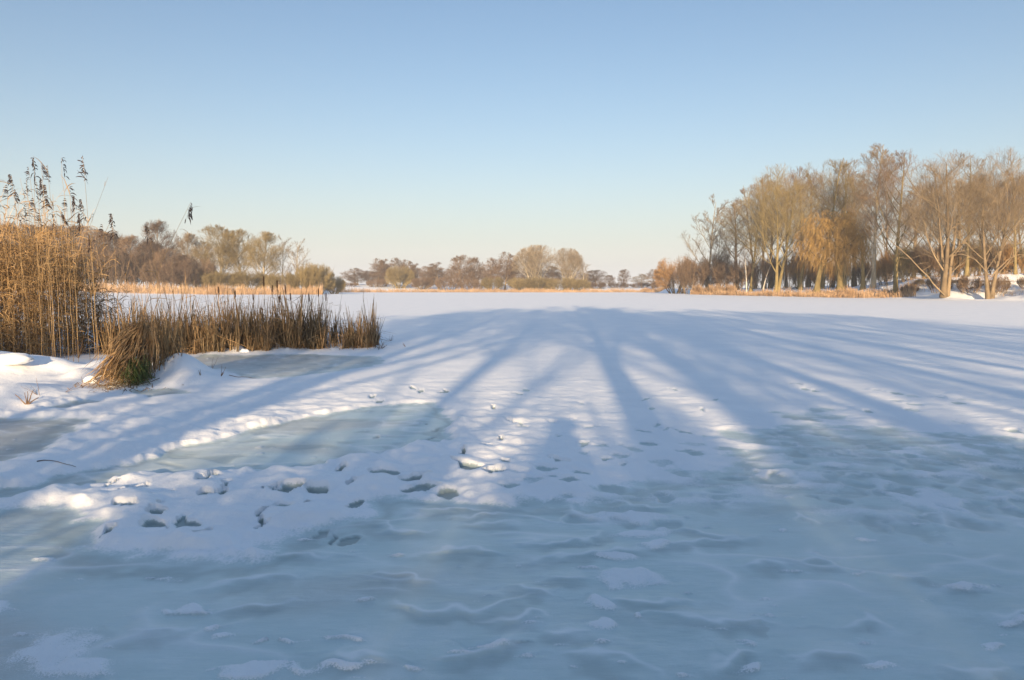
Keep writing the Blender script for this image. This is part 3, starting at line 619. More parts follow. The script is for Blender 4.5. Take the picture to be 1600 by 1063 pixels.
# far shore in the middle
g2 = 'trees on the far middle shore'
for i, (key, px, D, yt, wp, tw, lab) in enumerate([
    ('alder', 590, 330, 404, 26, 'twig_brown', 'leftmost tall purplish-brown tree of the far middle shore'),
    ('alder', 604, 332, 405, 26, 'twig_brown', 'purplish-brown tree, second in the tall row left on the far middle shore'),
    ('alder', 619, 334, 403, 28, 'twig_brown', 'purplish-brown tree, third in the tall row left on the far middle shore'),
    ('alder', 634, 334, 406, 26, 'twig_brown', 'purplish-brown tree, fourth in the tall row left on the far middle shore'),
    ('alder', 652, 336, 412, 24, 'twig_brown', 'lower brown tree ending the tall row on the left of the far middle shore'),
    ('alder', 560, 340, 426, 26, 'twig_dark', 'low dark tree at the far left of the middle shore'),
    ('alder', 575, 342, 423, 24, 'twig_dark', 'low dark tree just left of the tall purplish row'),
    ('alder', 686, 312, 410, 34, 'twig_brown', 'brown tree between the olive dome bush and the twin-crowned dark tree'),
    ('dark_alder', 667, 330, 416, 26, 'twig_brown', 'small brown tree right of the olive dome bush'),
    ('dark_alder', 722, 306, 399, 38, 'twig_brown', 'dark round-topped tree, left half of the twin crown'),
    ('dark_alder', 741, 308, 402, 30, 'twig_brown', 'dark tree, right half of the twin crown on the far middle shore'),
    ('alder', 767, 310, 403, 28, 'twig_brown', 'reddish-brown narrow tree right of the twin crown'),
    ('alder', 789, 312, 394, 34, 'twig_brown', 'pointed brown tree left of the big pale dome tree'),
    ('alder', 806, 310, 405, 26, 'twig_brown', 'lower brown tree touching the left side of the pale dome tree'),
    ('pale_dome', 842, 304, 383, 68, 'twig_pale', 'big pale dome-shaped tree, tallest of the far middle shore'),
    ('pale_dome', 885, 302, 388, 46, 'twig_pale', 'pale tree with upswept pale limbs right of the big dome tree'),
    ('sparse', 912, 306, 402, 24, 'twig_pale', 'thin pale tree at the right end of the far middle shore trees'),
    ('dark_alder', 860, 320, 415, 30, 'twig_brown', 'brown tree low behind the pale dome tree'),
    ('dark_alder', 975, 330, 421, 17, 'twig_dark', 'little pointed dark tree standing alone on the far horizon'),
    ('dark_alder', 952, 340, 430, 18, 'twig_dark', 'small dark tree left of the lone pointed one'),
    ('alder', 1001, 335, 428, 24, 'twig_pale', 'small pale tree right of the lone pointed one'),
    ('alder', 1019, 300, 421, 20, 'twig_brown', 'small brown tree beside the orange-brown willow bush'),
    ('alder', 932, 345, 432, 18, 'twig_dark', 'smallest dark tree right of the thin pale tree')]):
    tree_px(key, px, D, yt, wp, lab, 'tree', g2, twig=tw)
for i, (px, D, yt, wp, tw, lab) in enumerate([
    (625, 318, 416, 42, 'twig_olive', 'olive dome bush in front of the tall purplish row'),
    (770, 300, 433, 36, 'twig_olive', 'low olive bush below the reddish-brown narrow tree'),
    (812, 296, 434, 40, 'twig_olive', 'first of the low olive bushes under the pale dome tree'),
    (840, 296, 433, 44, 'twig_olive', 'second of the low olive bushes under the pale dome tree'),
    (872, 296, 434, 44, 'twig_olive', 'third of the low olive bushes under the pale dome tree'),
    (902, 297, 435, 40, 'twig_olive', 'olive bush at the right end of the low row under the pale trees'),
    (700, 305, 434, 40, 'twig_brown', 'brown bush below the twin crown, on its left'),
    (735, 304, 436, 40, 'twig_brown', 'brown bush below the twin crown, on its right'),
    (660, 310, 434, 34, 'twig_brown', 'brown bush just right of the olive dome bush'),
    (590, 325, 436, 34, 'twig_brown', 'brown bush below the left end of the tall purplish row'),
    (545, 322, 441, 30, 'twig_brown', 'very low bush at the far left of the middle shore'),
    (930, 320, 441, 34, 'twig_dark', 'low dark bush right of the olive row'),
    (965, 325, 441, 34, 'twig_dark', 'low dark bush below the lone pointed tree'),
    (1000, 322, 441, 34, 'twig_dark', 'low dark bush below the small pale tree'),
    (1028, 290, 440, 24, 'twig_brown', 'low brown bush touching the orange-brown willow bush')]):
    tree_px('olive_bush' if 'olive' in lab else 'brown_bush', px, D, yt, wp, lab, 'bush', 'bushes on the far middle shore', twig=tw)
for i in range(16):
    tree_px(['alder', 'dark_alder'][i % 2], 556 + i * 25, 352 + (i * 7) % 11, 419 + (i * 5) % 9 - (4 if 4 < i < 13 else 0), 34, '%s from the left in the low woodland band behind the far shore' % NTH[i], 'tree', 'low woodland band far behind', twig=['twig_brown', 'twig_dark'][i % 2])
# left far shore
g3 = 'trees on the left far shore'
for (key, px, D, yt, wp, tw, lab) in [
    ('dark_alder', 250, 218, 345, 54, 'twig_dark', 'tall round dark tree standing above the left wood'),
    ('olive_tree', 294, 222, 364, 44, 'twig_grey', 'grey tree between the round dark tree and the olive trees'),
    ('olive_tree', 343, 214, 352, 60, 'twig_olive', 'broad olive tree with pale limbs, tallest of the left shore group'),
    ('olive_tree', 380, 216, 359, 50, 'twig_olive', 'olive tree right of the broad one with pale limbs'),
    ('olive_tree', 414, 213, 362, 52, 'twig_olive', 'rounded olive tree in the middle of the left shore group'),
    ('sparse', 441, 218, 368, 36, 'twig_grey', 'thin grey tree right of the rounded olive tree'),
    ('sparse', 466, 214, 373, 40, 'twig_pale', 'pale upswept tree at the right end of the left shore group'),
    ('olive_tree', 318, 226, 376, 40, 'twig_grey', 'low grey tree left of the broad olive tree')]:
    tree_px(key, px, D, yt, wp, lab, 'tree', g3, twig=tw)
wood = [(-60, 206, 352), (-20, 205, 350), (15, 206, 348), (50, 207, 350), (85, 206, 352), (118, 206, 352), (150, 204, 356), (180, 204, 362), (208, 203, 368), (236, 204, 376), (262, 203, 388), (284, 204, 398)]
for i, (px, D, yt) in enumerate(wood):
    tree_px('dark_alder', px, D, yt, 46, '%s from the left of the dark brown wood trees behind the reeds' % NTH[i], 'tree', 'trees of the dark left wood', twig=['twig_brown', 'twig_dark'][i % 2])
for i in range(9):
    tree_px('dark_alder', -50 + i * 36, 214, 353 + max(0, i - 5) * 9, 52, '%s from the left in the rear row of the dark left wood' % NTH[i], 'tree', 'rear trees of the dark left wood', twig=['twig_dark', 'twig_brown'][i % 2])
for i in range(15):
    px = -70 + i * 27
    tree_px('brown_bush', px, 197 + (i * 7) % 9, 388 + (i * 11) % 14 + (14 if i > 11 else 0), 60, '%s from the left of the shrubs along the edge of the dark wood' % NTH[i], 'bush', 'shrubs along the dark wood', twig=['twig_brown', 'twig_dark', 'twig_brown'][i % 3])
for (px, D, yt, wp, lab) in [(345, 203, 424, 60, 'low olive bush under the broad olive tree'), (392, 204, 424, 56, 'low olive bush under the middle of the left shore group'), (440, 204, 426, 46, 'low olive bush under the thin grey tree'),
    (492, 203, 412, 58, 'olive dome bush at the right end of the left shore'), (522, 212, 432, 34, 'small olive bush tailing off right of the dome bush'), (470, 202, 428, 40, 'low olive bush left against the dome bush'), (318, 206, 420, 50, 'brownish olive bush under the low grey tree')]:
    tree_px('olive_bush', px, D, yt, wp, lab, 'bush', 'olive bushes on the left shore')

# trees and shrubs behind the photographer, whose shadows lie across the ice
SH = np.array([math.sin(SUN_AZ), math.cos(SUN_AZ)]); SPV = np.array([SH[1], -SH[0]])
def behind(d, off): p = -d * SH + off * SPV; return float(p[0]), float(p[1])
for (d, off, h, wd, lab, rz) in [
    (13, 0.95, 14.6, 8.0, 'bare tree behind the camera casting the long trunk shadow in the middle of the ice', .3),
    (16, -4.3, 13.8, 6.5, 'bare tree behind the camera casting the slanting trunk shadow left of the teal ice', 1.9),
    (20, -7.2, 12.0, 6.5, 'bare tree behind the camera casting the outer left shadow towards the cattails', 3.0),
    (20, 4.2, 14.8, 7.0, 'bare tree behind the camera casting the trunk shadow right of the middle one', 4.1),
    (24, 9.5, 14.5, 8.0, 'bare tree behind the camera casting the wide shadow on the right snow', 5.2),
    (26, -2.0, 14.5, 6.0, 'bare tree behind the camera casting the faint shadow beside the photographer shadow', 2.4),
    (28, 6.5, 14.5, 7.5, 'bare tree behind the camera, furthest back, thickening the shade right of the middle', 3.4),
    (25, 2.3, 15.2, 8.0, 'bare tree behind the camera spreading soft shade between the two right trunk shadows', 1.2),
    (27, -4.6, 14.8, 8.0, 'bare tree behind the camera spreading soft shade over the snow left of the middle', 4.6),
    (30, 2.3, 15.8, 8.0, 'bare tree behind the camera spreading soft shade right beside the long trunk shadow', 1.2),
    (31, 11.8, 15.6, 8.0, 'bare tree behind the camera spreading soft shade over the far right snow', 2.9),
    (28, 15.0, 14.0, 8.0, 'bare tree behind the camera casting the streaks at the right edge of the ice', 0.8)]:
    x, y = behind(d, off); place('shade_tree' if int(d) % 2 else 'shade_treeb', x, y, h, wd * 1.15, lab, 'tree', 'trees behind the camera', rz=rz)
for i, (d, off, h, wd) in enumerate([(9.5, -6.4, 2.5, 3.0), (9.6, -4.3, 2.3, 2.3), (10.4, -3.1, 2.3, 2.3), (10, -2.2, 2.75, 2.6), (11, -1.3, 2.95, 2.6), (10.2, -.4, 2.85, 2.6), (10.9, .5, 2.95, 2.6), (9.8, 1.4, 2.8, 2.6), (10.8, 2.3, 3.0, 2.6), (9.9, 3.3, 2.95, 3.0),
                                     (13, 4.4, 3.5, 3.2), (10.6, 5.6, 3.1, 3.2), (10, 8.4, 3.2, 3.4), (11, 11.4, 3.0, 3.6), (12, 14.8, 2.7, 4.0), (13.2, 7.2, 3.4, 3.4), (11.3, -12.4, 6.2, 3.4), (13, -14.4, 6.6, 4.4), (13.5, -17.6, 6.8, 4.6), (12.5, -11.2, 6.0, 3.2)]):
    x, y = behind(d, off); place('shade_shrub', x, y, h, wd, '%s of the leafless shrubs behind the camera that shade the near ice' % NTH[i], 'shrub', 'shrubs behind the camera')

# ------------------------------------------------------------------ reeds
def polyline_px(L, n, rs, jitter):
    L = np.array(L, float); t = rs.random(n) * (len(L) - 1)
    px = np.interp(t, range(len(L)), L[:, 0]); D = np.interp(t, range(len(L)), L[:, 1]) + rs.random(n) * jitter
    return WX(px, D), D
def far_bed(name, line, n, h, hv, depth, wid, label, seed):
    rs = np.random.default_rng(seed); x, y = polyline_px(line, n, rs, depth)
    z, _ = land_h(x, y); clump = 0.35 + 1.1 * np.clip(fbm(x / 4, y / 3, seed, 3) * 1.4 + .5, 0, 1)
    hh = (h + rs.normal(0, hv, n)) * clump; m = np.linspace(0, 1, 4)
    ln = rs.normal(0, .12, (n, 2)); P = np.zeros((n, 4, 3))
    P[..., 0] = x[:, None] + ln[:, :1] * hh[:, None] * m ** 2; P[..., 1] = y[:, None] + ln[:, 1:] * hh[:, None] * m ** 2
    P[..., 2] = z[:, None] - .03 + hh[:, None] * m
    W_ = wid * np.array([.7, 1, .9, .25])[None] * rs.uniform(.6, 1.3, (n, 1)); a = rs.normal(0, .5, n)
    V, F = ribbons(P, W_, np.stack([np.cos(a), np.sin(a), 0 * a], -1))
    o = link(name, make_mesh(name, V, F, False), M['reed_far']); tag(o, label, 'reeds', kind='stuff')
far_bed('reed_bed', [(-120, 176), (100, 178), (300, 184), (450, 188), (505, 190)], 13000, 1.55, .35, 9, .05, 'tan reed belt along the left far shore', 1)
far_bed('reed_bed', [(508, 279), (700, 283), (850, 283), (1000, 281), (1045, 272)], 13000, 1.0, .25, 8, .06, 'thin orange reed belt along the far middle shore', 2)
far_bed('reed_bed', [(1078, 192), (1140, 168), (1210, 148), (1290, 131), (1350, 124), (1430, 117)], 9000, .8, .3, 7, .045, 'ochre reeds and grass along the foot of the right grove', 3)
far_bed('reed_bed', [(1082, 194), (1110, 184), (1150, 170)], 3500, 1.7, .25, 5, .05, 'taller ochre reed tuft at the left foot of the right grove', 4)
far_bed('dry_grass', [(1420, 121), (1500, 108), (1600, 100), (1720, 97)], 3800, .35, .12, 24, .03, 'scattered dry grass on the snowy right bank', 5)

def curve_stems(x, y, z, h, lx, ly, bend, m, rs, wob=.01):
    n = len(x); t = np.linspace(0, 1, m)[None]
    P = np.zeros((n, m, 3))
    P[..., 0] = x[:, None] + lx[:, None] * h[:, None] * (t * (1 - bend) + bend * t ** 2.2)
    P[..., 1] = y[:, None] + ly[:, None] * h[:, None] * (t * (1 - bend) + bend * t ** 2.2)
    P[..., 2] = z[:, None] + h[:, None] * t * np.sqrt(np.clip(1 - .35 * (lx ** 2 + ly ** 2)[:, None] * t, .2, 1))
    P[:, 1:] += rs.normal(0, wob, (n, m - 1, 3)); return P
GZ_cache = {}
def gz(x, y):
    Z, _, _ = ground_fields(np.array(x, float), np.array(y, float)); return Z
def GG(px, py):
    z = 0.0
    for _ in range(5):
        g = G(px, py, z); z = .5 * z + .5 * float(gz([g[0]], [g[1]])[0])
    return g
def leaves_on(P, per, L, wd, rs, tmin=.25, droop=1.2, dirx=.5):
    n, m, _ = P.shape; t = rs.uniform(tmin, .98, (n, per)) * (m - 1); k = np.clip(t.astype(int), 0, m - 2); fr = (t - k)[..., None]
    ii = np.arange(n)[:, None]; b = (P[ii, k] * (1 - fr) + P[ii, k + 1] * fr).reshape(-1, 3)
    N = len(b); a = rs.uniform(0, 2 * math.pi, N)
    d = unit(np.stack([np.cos(a) * .55 + dirx * .5, np.sin(a) * .55, rs.uniform(.5, 1.5, N)], -1)); Ls = L * rs.uniform(.5, 1.3, N)
    Q = [b]; p = b
    for k in range(4):
        d = unit(d + np.array([0, 0, -droop / 4]) * rs.uniform(.2, 1.5, (N, 1)) + rs.normal(0, .08, (N, 3))); p = p + d * (Ls / 4)[:, None]; Q.append(p)
    Q = np.stack(Q, 1); s = unit(np.cross(d, rs.normal(0, 1, (N, 3))))
    return ribbons(Q, wd * np.array([.5, 1, .9, .6, .1])[None] * rs.uniform(.6, 1.2, (N, 1)), s)

rs = np.random.default_rng(77)
# tall reed clump on the left bank
n = 2900
bx = rs.uniform(-17.5, -10.0, n); by = 15.3 + rs.random(n) * 3.6 + 0.9 * np.clip((bx + 13) / 3, -1, 1)
keep = fbm(bx / .7, by / .7, 5, 2) > -.28; bx, by = bx[keep], by[keep]; n = len(bx)
pxx = 800 + 1200 * bx / by
top = np.interp(pxx, [-400, 0, 60, 110, 135, 160, 200], [3.1, 3.1, 3.2, 3.0, 2.5, 1.7, 1.2]) + rs.normal(0, .22, n) + .9 * np.clip(fbm(bx / .6, by / .9, 301, 2), -.6, .5) + .5 * perlin(bx / .55, bx * 0, 303) + (rs.random(n) < .05) * rs.uniform(.2, .8, n)
bz_ = gz(bx, by) - .05
P = curve_stems(bx, by, bz_, top * rs.uniform(.72, 1.04, n), rs.normal(.03, .15, n) , rs.normal(-.02, .13, n), .5, 8, rs, .03)
st = tubes(P, np.linspace(.0042, .002, 8)[None] * rs.uniform(.8, 1.4, (n, 1)), 3)
lf = leaves_on(P, 14, .32, .019, rs, .04, 1.9, .4)
V, F = join([st, lf]); o = link('reed_clump', make_mesh('reed_clump', V, F, False), M['reed']); tag(o, 'dense golden clump of tall reeds on the left bank', 'reeds', kind='stuff')
# collapsed reeds at its foot
n = 420; bx = rs.uniform(-15.5, -10.6, n); by = 15.0 + rs.random(n) * 1.2 + .5 * np.clip((bx + 13) / 3, -1, 1)
P = curve_stems(bx, by, gz(bx, by) + .0, rs.uniform(.5, 1.5, n), rs.normal(-.25, .55, n), rs.normal(-.35, .3, n), .3, 6, rs, .012)
P[..., 2] = np.maximum(P[..., 2], 0.04)
st = tubes(P, np.linspace(.006, .003, 6)[None] * rs.uniform(.8, 1.4, (n, 1)), 3); lf = leaves_on(P, 3, .35, .02, rs, .1, 2.0, .0)
V, F = join([st, lf]); o = link('collapsed_reeds', make_mesh('collapsed_reeds', V, F, False), M['cattail_dark']); tag(o, 'brown collapsed reed stems leaning over the snow at the foot of the tall clump', 'reeds', kind='stuff')

def plume_mesh(seed, L=.42, n=46, droop=1.5, side=(-1, .2)):
    r_ = np.random.default_rng(seed); t = r_.random(n) ** .8; base = np.stack([0 * t, 0 * t, -L * (1 - t)], -1)
    ls = L * (.55 - .35 * t) * r_.uniform(.6, 1.2, n)
    d = unit(np.stack([side[0] * np.ones(n) * .5, side[1] * np.ones(n) * .5, np.ones(n)], -1) + r_.normal(0, .35, (n, 3)))
    Q = [base]; p = base
    for k in range(4):
        d = unit(d + np.array([side[0] * .25, side[1] * .25, -droop / 3.2]) + r_.normal(0, .1, (n, 3))); p = p + d * (ls / 4)[:, None]; Q.append(p)
    Q = np.stack(Q, 1)
    parts = [tubes(Q, np.array([.002, .005, .009, .008, .002])[None] * r_.uniform(.7, 1.3, (n, 1)), 3)]
    return make_mesh('plume', *join(parts))
PLM = [plume_mesh(s_, [.42, .34, .3, .46][s_ % 4], [30, 18, 22, 26, 12, 34][s_ % 6], [1.5, 1.0, 2.4, .7, 1.8, 2.8][s_ % 6], [(-1, .2), (-.8, -.3), (1, 0), (-.9, .5), (-.3, .9), (-1.1, -.2)][s_ % 6]) for s_ in range(6)]
for p_ in PLM: p_.materials.append(M['plume'])
def tall_reed(tpx, tpy, D, bpx, label, sc=1.0, kind=0, leaf=2):
    tx, tz = WX(tpx, D), WZ(tpy, D); b_x = WX(bpx, D); bz0 = float(gz([b_x], [D])[0]) - .05
    o = empty('plumed_reed', (b_x, D, bz0)); t = np.linspace(0, 1, 12)
    P = np.zeros((1, 12, 3)); P[0, :, 0] = (tx - b_x) * t ** 1.5; P[0, :, 2] = (tz - bz0) * t
    r_ = np.random.default_rng(int(tpx * 7 + tpy)); P[0, 1:-1] += r_.normal(0, .008, (10, 3))
    s_ = make_mesh('stem', *tubes(P, np.linspace(.005, .0025, 12)[None], 5)); link('stem', s_, M['reed_stem'], o)
    pl = link('plume', PLM[kind % 6], None, o, tuple(P[0, -1])); pl.scale = (sc, sc, sc * 1.05)
    lean_ = math.atan2(P[0, -1, 0] - P[0, -3, 0], P[0, -1, 2] - P[0, -3, 2]); pl.rotation_euler = (0, lean_ - .12, (kind * 1.7) % 1.5 - .75)
    if leaf:
        for q_ in range(leaf): link('leaf', make_mesh('leaf', *leaves_on(P, 1, .4, .02, r_, .3, 1.5, .5), smooth=False), M['reed'], o)
    tag(o, label, 'reed', 'tall plumed reeds standing out of the clump'); return o
plist = [(62, 250, 16.2, 78), (54, 264, 16.5, 70), (74, 258, 15.9, 84), (83, 262, 16.9, 98), (106, 250, 15.6, 112), (138, 248, 15.3, 152), (27, 276, 16.0, 45), (20, 292, 16.6, 20), (31, 298, 15.8, 40), (50, 285, 17, 58),
         (62, 288, 16.3, 66), (73, 282, 17.2, 80), (80, 292, 16.4, 84), (60, 312, 15.9, 64), (76, 308, 16.1, 80), (45, 322, 16.8, 52), (116, 294, 16, 120), (123, 308, 16.7, 120), (134, 314, 15.7, 146), (110, 312, 17.3, 116),
         (100, 332, 16.2, 104), (3, 300, 16, 22), (90, 336, 15.8, 92), (130, 334, 16.4, 138), (180, 336, 15, 186), (165, 352, 15.4, 170), (-14, 285, 16.2, 2), (68, 330, 17.5, 70), (36, 336, 17.3, 40), (145, 368, 15.6, 150)]
desc = ['its plume one of the two highest, near the middle of the clump', 'with a small dark plume left of the highest middle one', 'with an upright plume just right of the highest middle one', 'with a drooping plume fourth from the highest middle one',
        'lone and straight, its narrow plume between the middle group and the curved one', 'tallest and curved, its feathery plume apart at the right', 'bending left with a small tip plume', 'with a loose plume low at the left', 'whose plume droops just right of the leftmost loose one',
        'with a thin stem and short plume below the small dark one', 'with a plume hanging in the thick of the middle group', 'with the reddest plume in the middle group', 'with a plume right behind the reddest one', 'with a low ragged plume under the middle group',
        'with a low dense plume right of the ragged one', 'with a sagging plume at the left base of the middle group', 'with two small tufts right of the straight lone reed', 'with a thick nodding plume under the feathery curved one', 'with a narrow plume close beside the curved reed stem', 'with a blurred plume behind the nodding one',
        'with a short plume just above the leaf tops at the right', 'thin and leaning in from the left edge', 'with a dark plume sunk in the leaf tops', 'with a drooping plume low beside the curved reed', 'short, its curled plume against the sky right of the clump', 'very short with a tiny dark tip right of the clump', 'cut off by the left edge of the photo',
        'with a pale stem rising from the leaf tops of the middle', 'with a stubby plume left in the leaf tops', 'with a dark knot low at the right side of the clump']
for i, (a, b, D, c) in enumerate(plist): tall_reed(a, b, D, c, 'tall reed ' + desc[i], [1, .8, .9, .85][i % 4] if i != 5 else 1.15, i if i != 5 else 3, 2 if i < 20 else 1)
tall_reed(303, 318, 14.4, 204, 'long reed leaning far right over the cattails with a dark plume at its tip', 1.1, 2, 3)
tall_reed(233, 352, 14.6, 262, 'reed with a small drooping dark plume left of the long leaning reed', .7, 0, 2)
tall_reed(152, 372, 14.8, 176, 'thin reed with a small curled plume between the clump and the cattails', .5, 1, 2)

# cattail bed
n = 1250; t = rs.random(n)
bxp = 150 + 440 * t; by = np.interp(bxp, [150, 300, 590], [17.6, 18.6, 20.6]) + rs.random(n) * 2.4 * np.interp(bxp, [150, 540, 590], [1, .8, .3]); bx = WX(bxp, by)
dens = fbm(bxp / 28, by * 0, 12, 2); keep = (dens > -.33) & ~((bxp > 524) & (bxp < 534)) & ~((bxp > 508) & (bxp < 516) & (rs.random(n) < .6))
bx, by, bxp = bx[keep], by[keep], bxp[keep]; n = len(bx)
hh = np.interp(bxp, [150, 240, 480, 505, 520, 590], [1.4, 1.55, 1.68, 1.55, 1.1, .95]) * rs.uniform(.45, 1.2, n) * (.9 + .7 * np.clip(perlin(bxp / 9, bxp * 0, 13), -.5, .5))
bz_ = gz(bx, by) - .03
def blade_fan(x, y, z, h, per, wd, rs, lean=.16, brk=.35):
    N = len(x) * per; X_ = np.repeat(x, per) + rs.normal(0, .03, N); Y_ = np.repeat(y, per) + rs.normal(0, .03, N); Z_ = np.repeat(z, per); H_ = np.repeat(h, per) * rs.uniform(.45, 1.05, N)
    a = rs.uniform(0, 6.28, N); d = unit(np.stack([np.cos(a) * lean, np.sin(a) * lean, np.ones(N)], -1)); p = np.stack([X_, Y_, Z_], -1); Q = [p]
    bk_ = np.where(rs.random(N) < brk, rs.integers(2, 6, N), 99); ba = rs.normal(0, 1, (N, 3)) * [1, 1, .1]
    for k in range(6):
        d = unit(d + rs.normal(0, .035, (N, 3)) + np.where((bk_ == k)[:, None], unit(ba) * 1.2 + [0, 0, -1.3], 0)); p = p + d * (H_ / 6)[:, None]; p[:, 2] = np.maximum(p[:, 2], .02); Q.append(p)
    Q = np.stack(Q, 1); s = unit(np.stack([np.cos(a + 1.57), np.sin(a + 1.57), 0 * a], -1) + rs.normal(0, .3, (N, 3)))
    return ribbons(Q, wd * np.array([1, 1, 1, .9, .8, .6, .15])[None] * rs.uniform(.6, 1.25, (N, 1)), s)
dk_ = (rs.random(n) < .5) | ((bxp > 478) & (bxp < 512) & (rs.random(n) < .75))
for nm, sel, mt, lab in (('cattail_leaves', ~dk_, 'cattail', 'tan broken cattail leaves in the bed behind the small ice pool'), ('cattail_leaves', dk_, 'cattail_dark', 'dark brown cattail leaves at the back and right of the bed')):
    V, F = blade_fan(bx[sel], by[sel], bz_[sel], hh[sel], 6, .019, rs, .30, .72)
    o = link(nm, make_mesh(nm, V, F, False), M[mt]); tag(o, lab, 'cattail leaves', kind='stuff')
# tan leaf sheaths standing as broad pale blades
cl = [(425, 552), (447, 551), (470, 548), (300, 553), (330, 553), (348, 552), (375, 551), (400, 551), (260, 553), (242, 556), (525, 545), (575, 541), (583, 541), (488, 546), (560, 543), (458, 548), (222, 560)]
cx_, cy_, = [], []
for (a, b) in cl:
    g = G(a, b - 2); cx_ += list(g[0] + rs.normal(0, .05, 5)); cy_ += list(g[1] + .2 + rs.normal(0, .08, 5))
cx_ = np.array(cx_); cy_ = np.array(cy_); V, F = blade_fan(cx_, cy_, gz(cx_, cy_), np.repeat(rs.uniform(.8, 1.35, len(cl)), 5), 4, .024, rs, .05, .1)
o = link('cattail_leaves', make_mesh('cattail_leaves', V, F, False), M['cattail']); tag(o, 'broad pale cattail leaf sheaths at the front edge of the bed', 'cattail leaves', kind='stuff')
# bent litter on the snow
n = 260; lx_ = rs.uniform(200, 600, n); g = np.array([G(a, 551 + rs.uniform(-6, 3) - (a - 200) * .012) for a in lx_])
V, F = blade_fan(g[:, 0], g[:, 1], gz(g[:, 0], g[:, 1]), rs.uniform(.2, .7, n), 1, .014, rs, 1.3, .6)
o = link('leaf_litter', make_mesh('leaf_litter', V, F, False), M['cattail']); tag(o, 'bent dry leaves lying on the snow at the front of the cattails', 'leaf litter', kind='stuff')

def rev(profile, K_=10):
    P = np.array([[(0, 0, z_) for (_, z_) in profile]], float); R_ = np.array([[r_ for (r_, _) in profile]]); return tubes(P, R_, K_)
def cattail(px, ytop, D, label, bpx=None, ln=.20, head=True):
    x = WX(px, D); bx0 = WX(bpx if bpx else px, D); z0 = float(gz([bx0], [D])[0]) - .05; zt = WZ(ytop, D)
    o = empty('cattail', (bx0, D, z0)); t = np.linspace(0, 1, 8); P = np.zeros((1, 8, 3)); P[0, :, 0] = (x - bx0) * t ** 1.4; P[0, :, 2] = (zt - z0) * t
    link('stem', make_mesh('stem', *tubes(P, np.linspace(.007, .0035, 8)[None], 5)), M['cattail_dark'], o)
    if head:
        h_ = link('seed_head', make_mesh('seed_head', *rev([(.001, 0), (.012, .006), (.0155, .03), (.016, ln * .5), (.0155, ln - .03), (.012, ln - .006), (.001, ln)])), M['seed_head'], o)
        k = 1 - (ln + .03) / (zt - z0); h_.location = ((x - bx0) * k ** 1.4, 0, (zt - z0) * k); h_.rotation_euler = (0, math.atan2((x - bx0) * 1.4, zt - z0), 0)
    tag(o, label, 'cattail', 'cattails standing above the bed' if head else 'bare stalks in the bed')
for (px, yt, D, lab, b, ln) in [
    (413, 430, 19.6, 'cattail with the tallest and thickest brown head, left of the others', 415, .26), (434, 436, 19.9, 'cattail with a straight head right of the tallest one', 434, .22), (426, 444, 20.2, 'cattail with a slim head low between the two tallest', 426, .18),
    (446, 443, 19.5, 'cattail with a dark head tilted left above the bed', 452, .26), (454, 456, 20.3, 'cattail with a ragged dark head under the tilted one', 457, .2), (437, 461, 19.8, 'cattail with a short head sunk among the leaves', 438, .17),
    (483, 457, 20.0, 'cattail with a head among the dark leaves right of the bed middle', 484, .22), (498, 449, 20.2, 'cattail with a thin head standing clear against the snow', 498, .22), (510, 456, 20.4, 'rightmost cattail, its thin head clear against the snow', 508, .22),
    (368, 452, 19.4, 'cattail with a small head in the left half of the bed', 370, .18), (342, 446, 19.6, 'cattail with a pale stem and worn head left in the bed', 342, .16), (396, 458, 19.7, 'cattail with a dark stub head left of the tallest', 397, .15)]:
    cattail(px, yt, D, lab, b, ln)
cattail(568, 450, 20.6, 'single thin stalk rising high from the right end of the bed', 570, head=False)
cattail(544, 478, 20.4, 'slanted dark stalk over the right end of the bed', 552, head=False)
cattail(285, 440, 18.8, 'single pale stalk above the left part of the bed', 283, head=False)
cattail(249, 424, 18.2, 'thin stalk rising left of the bed against the far trees', 243, head=False)

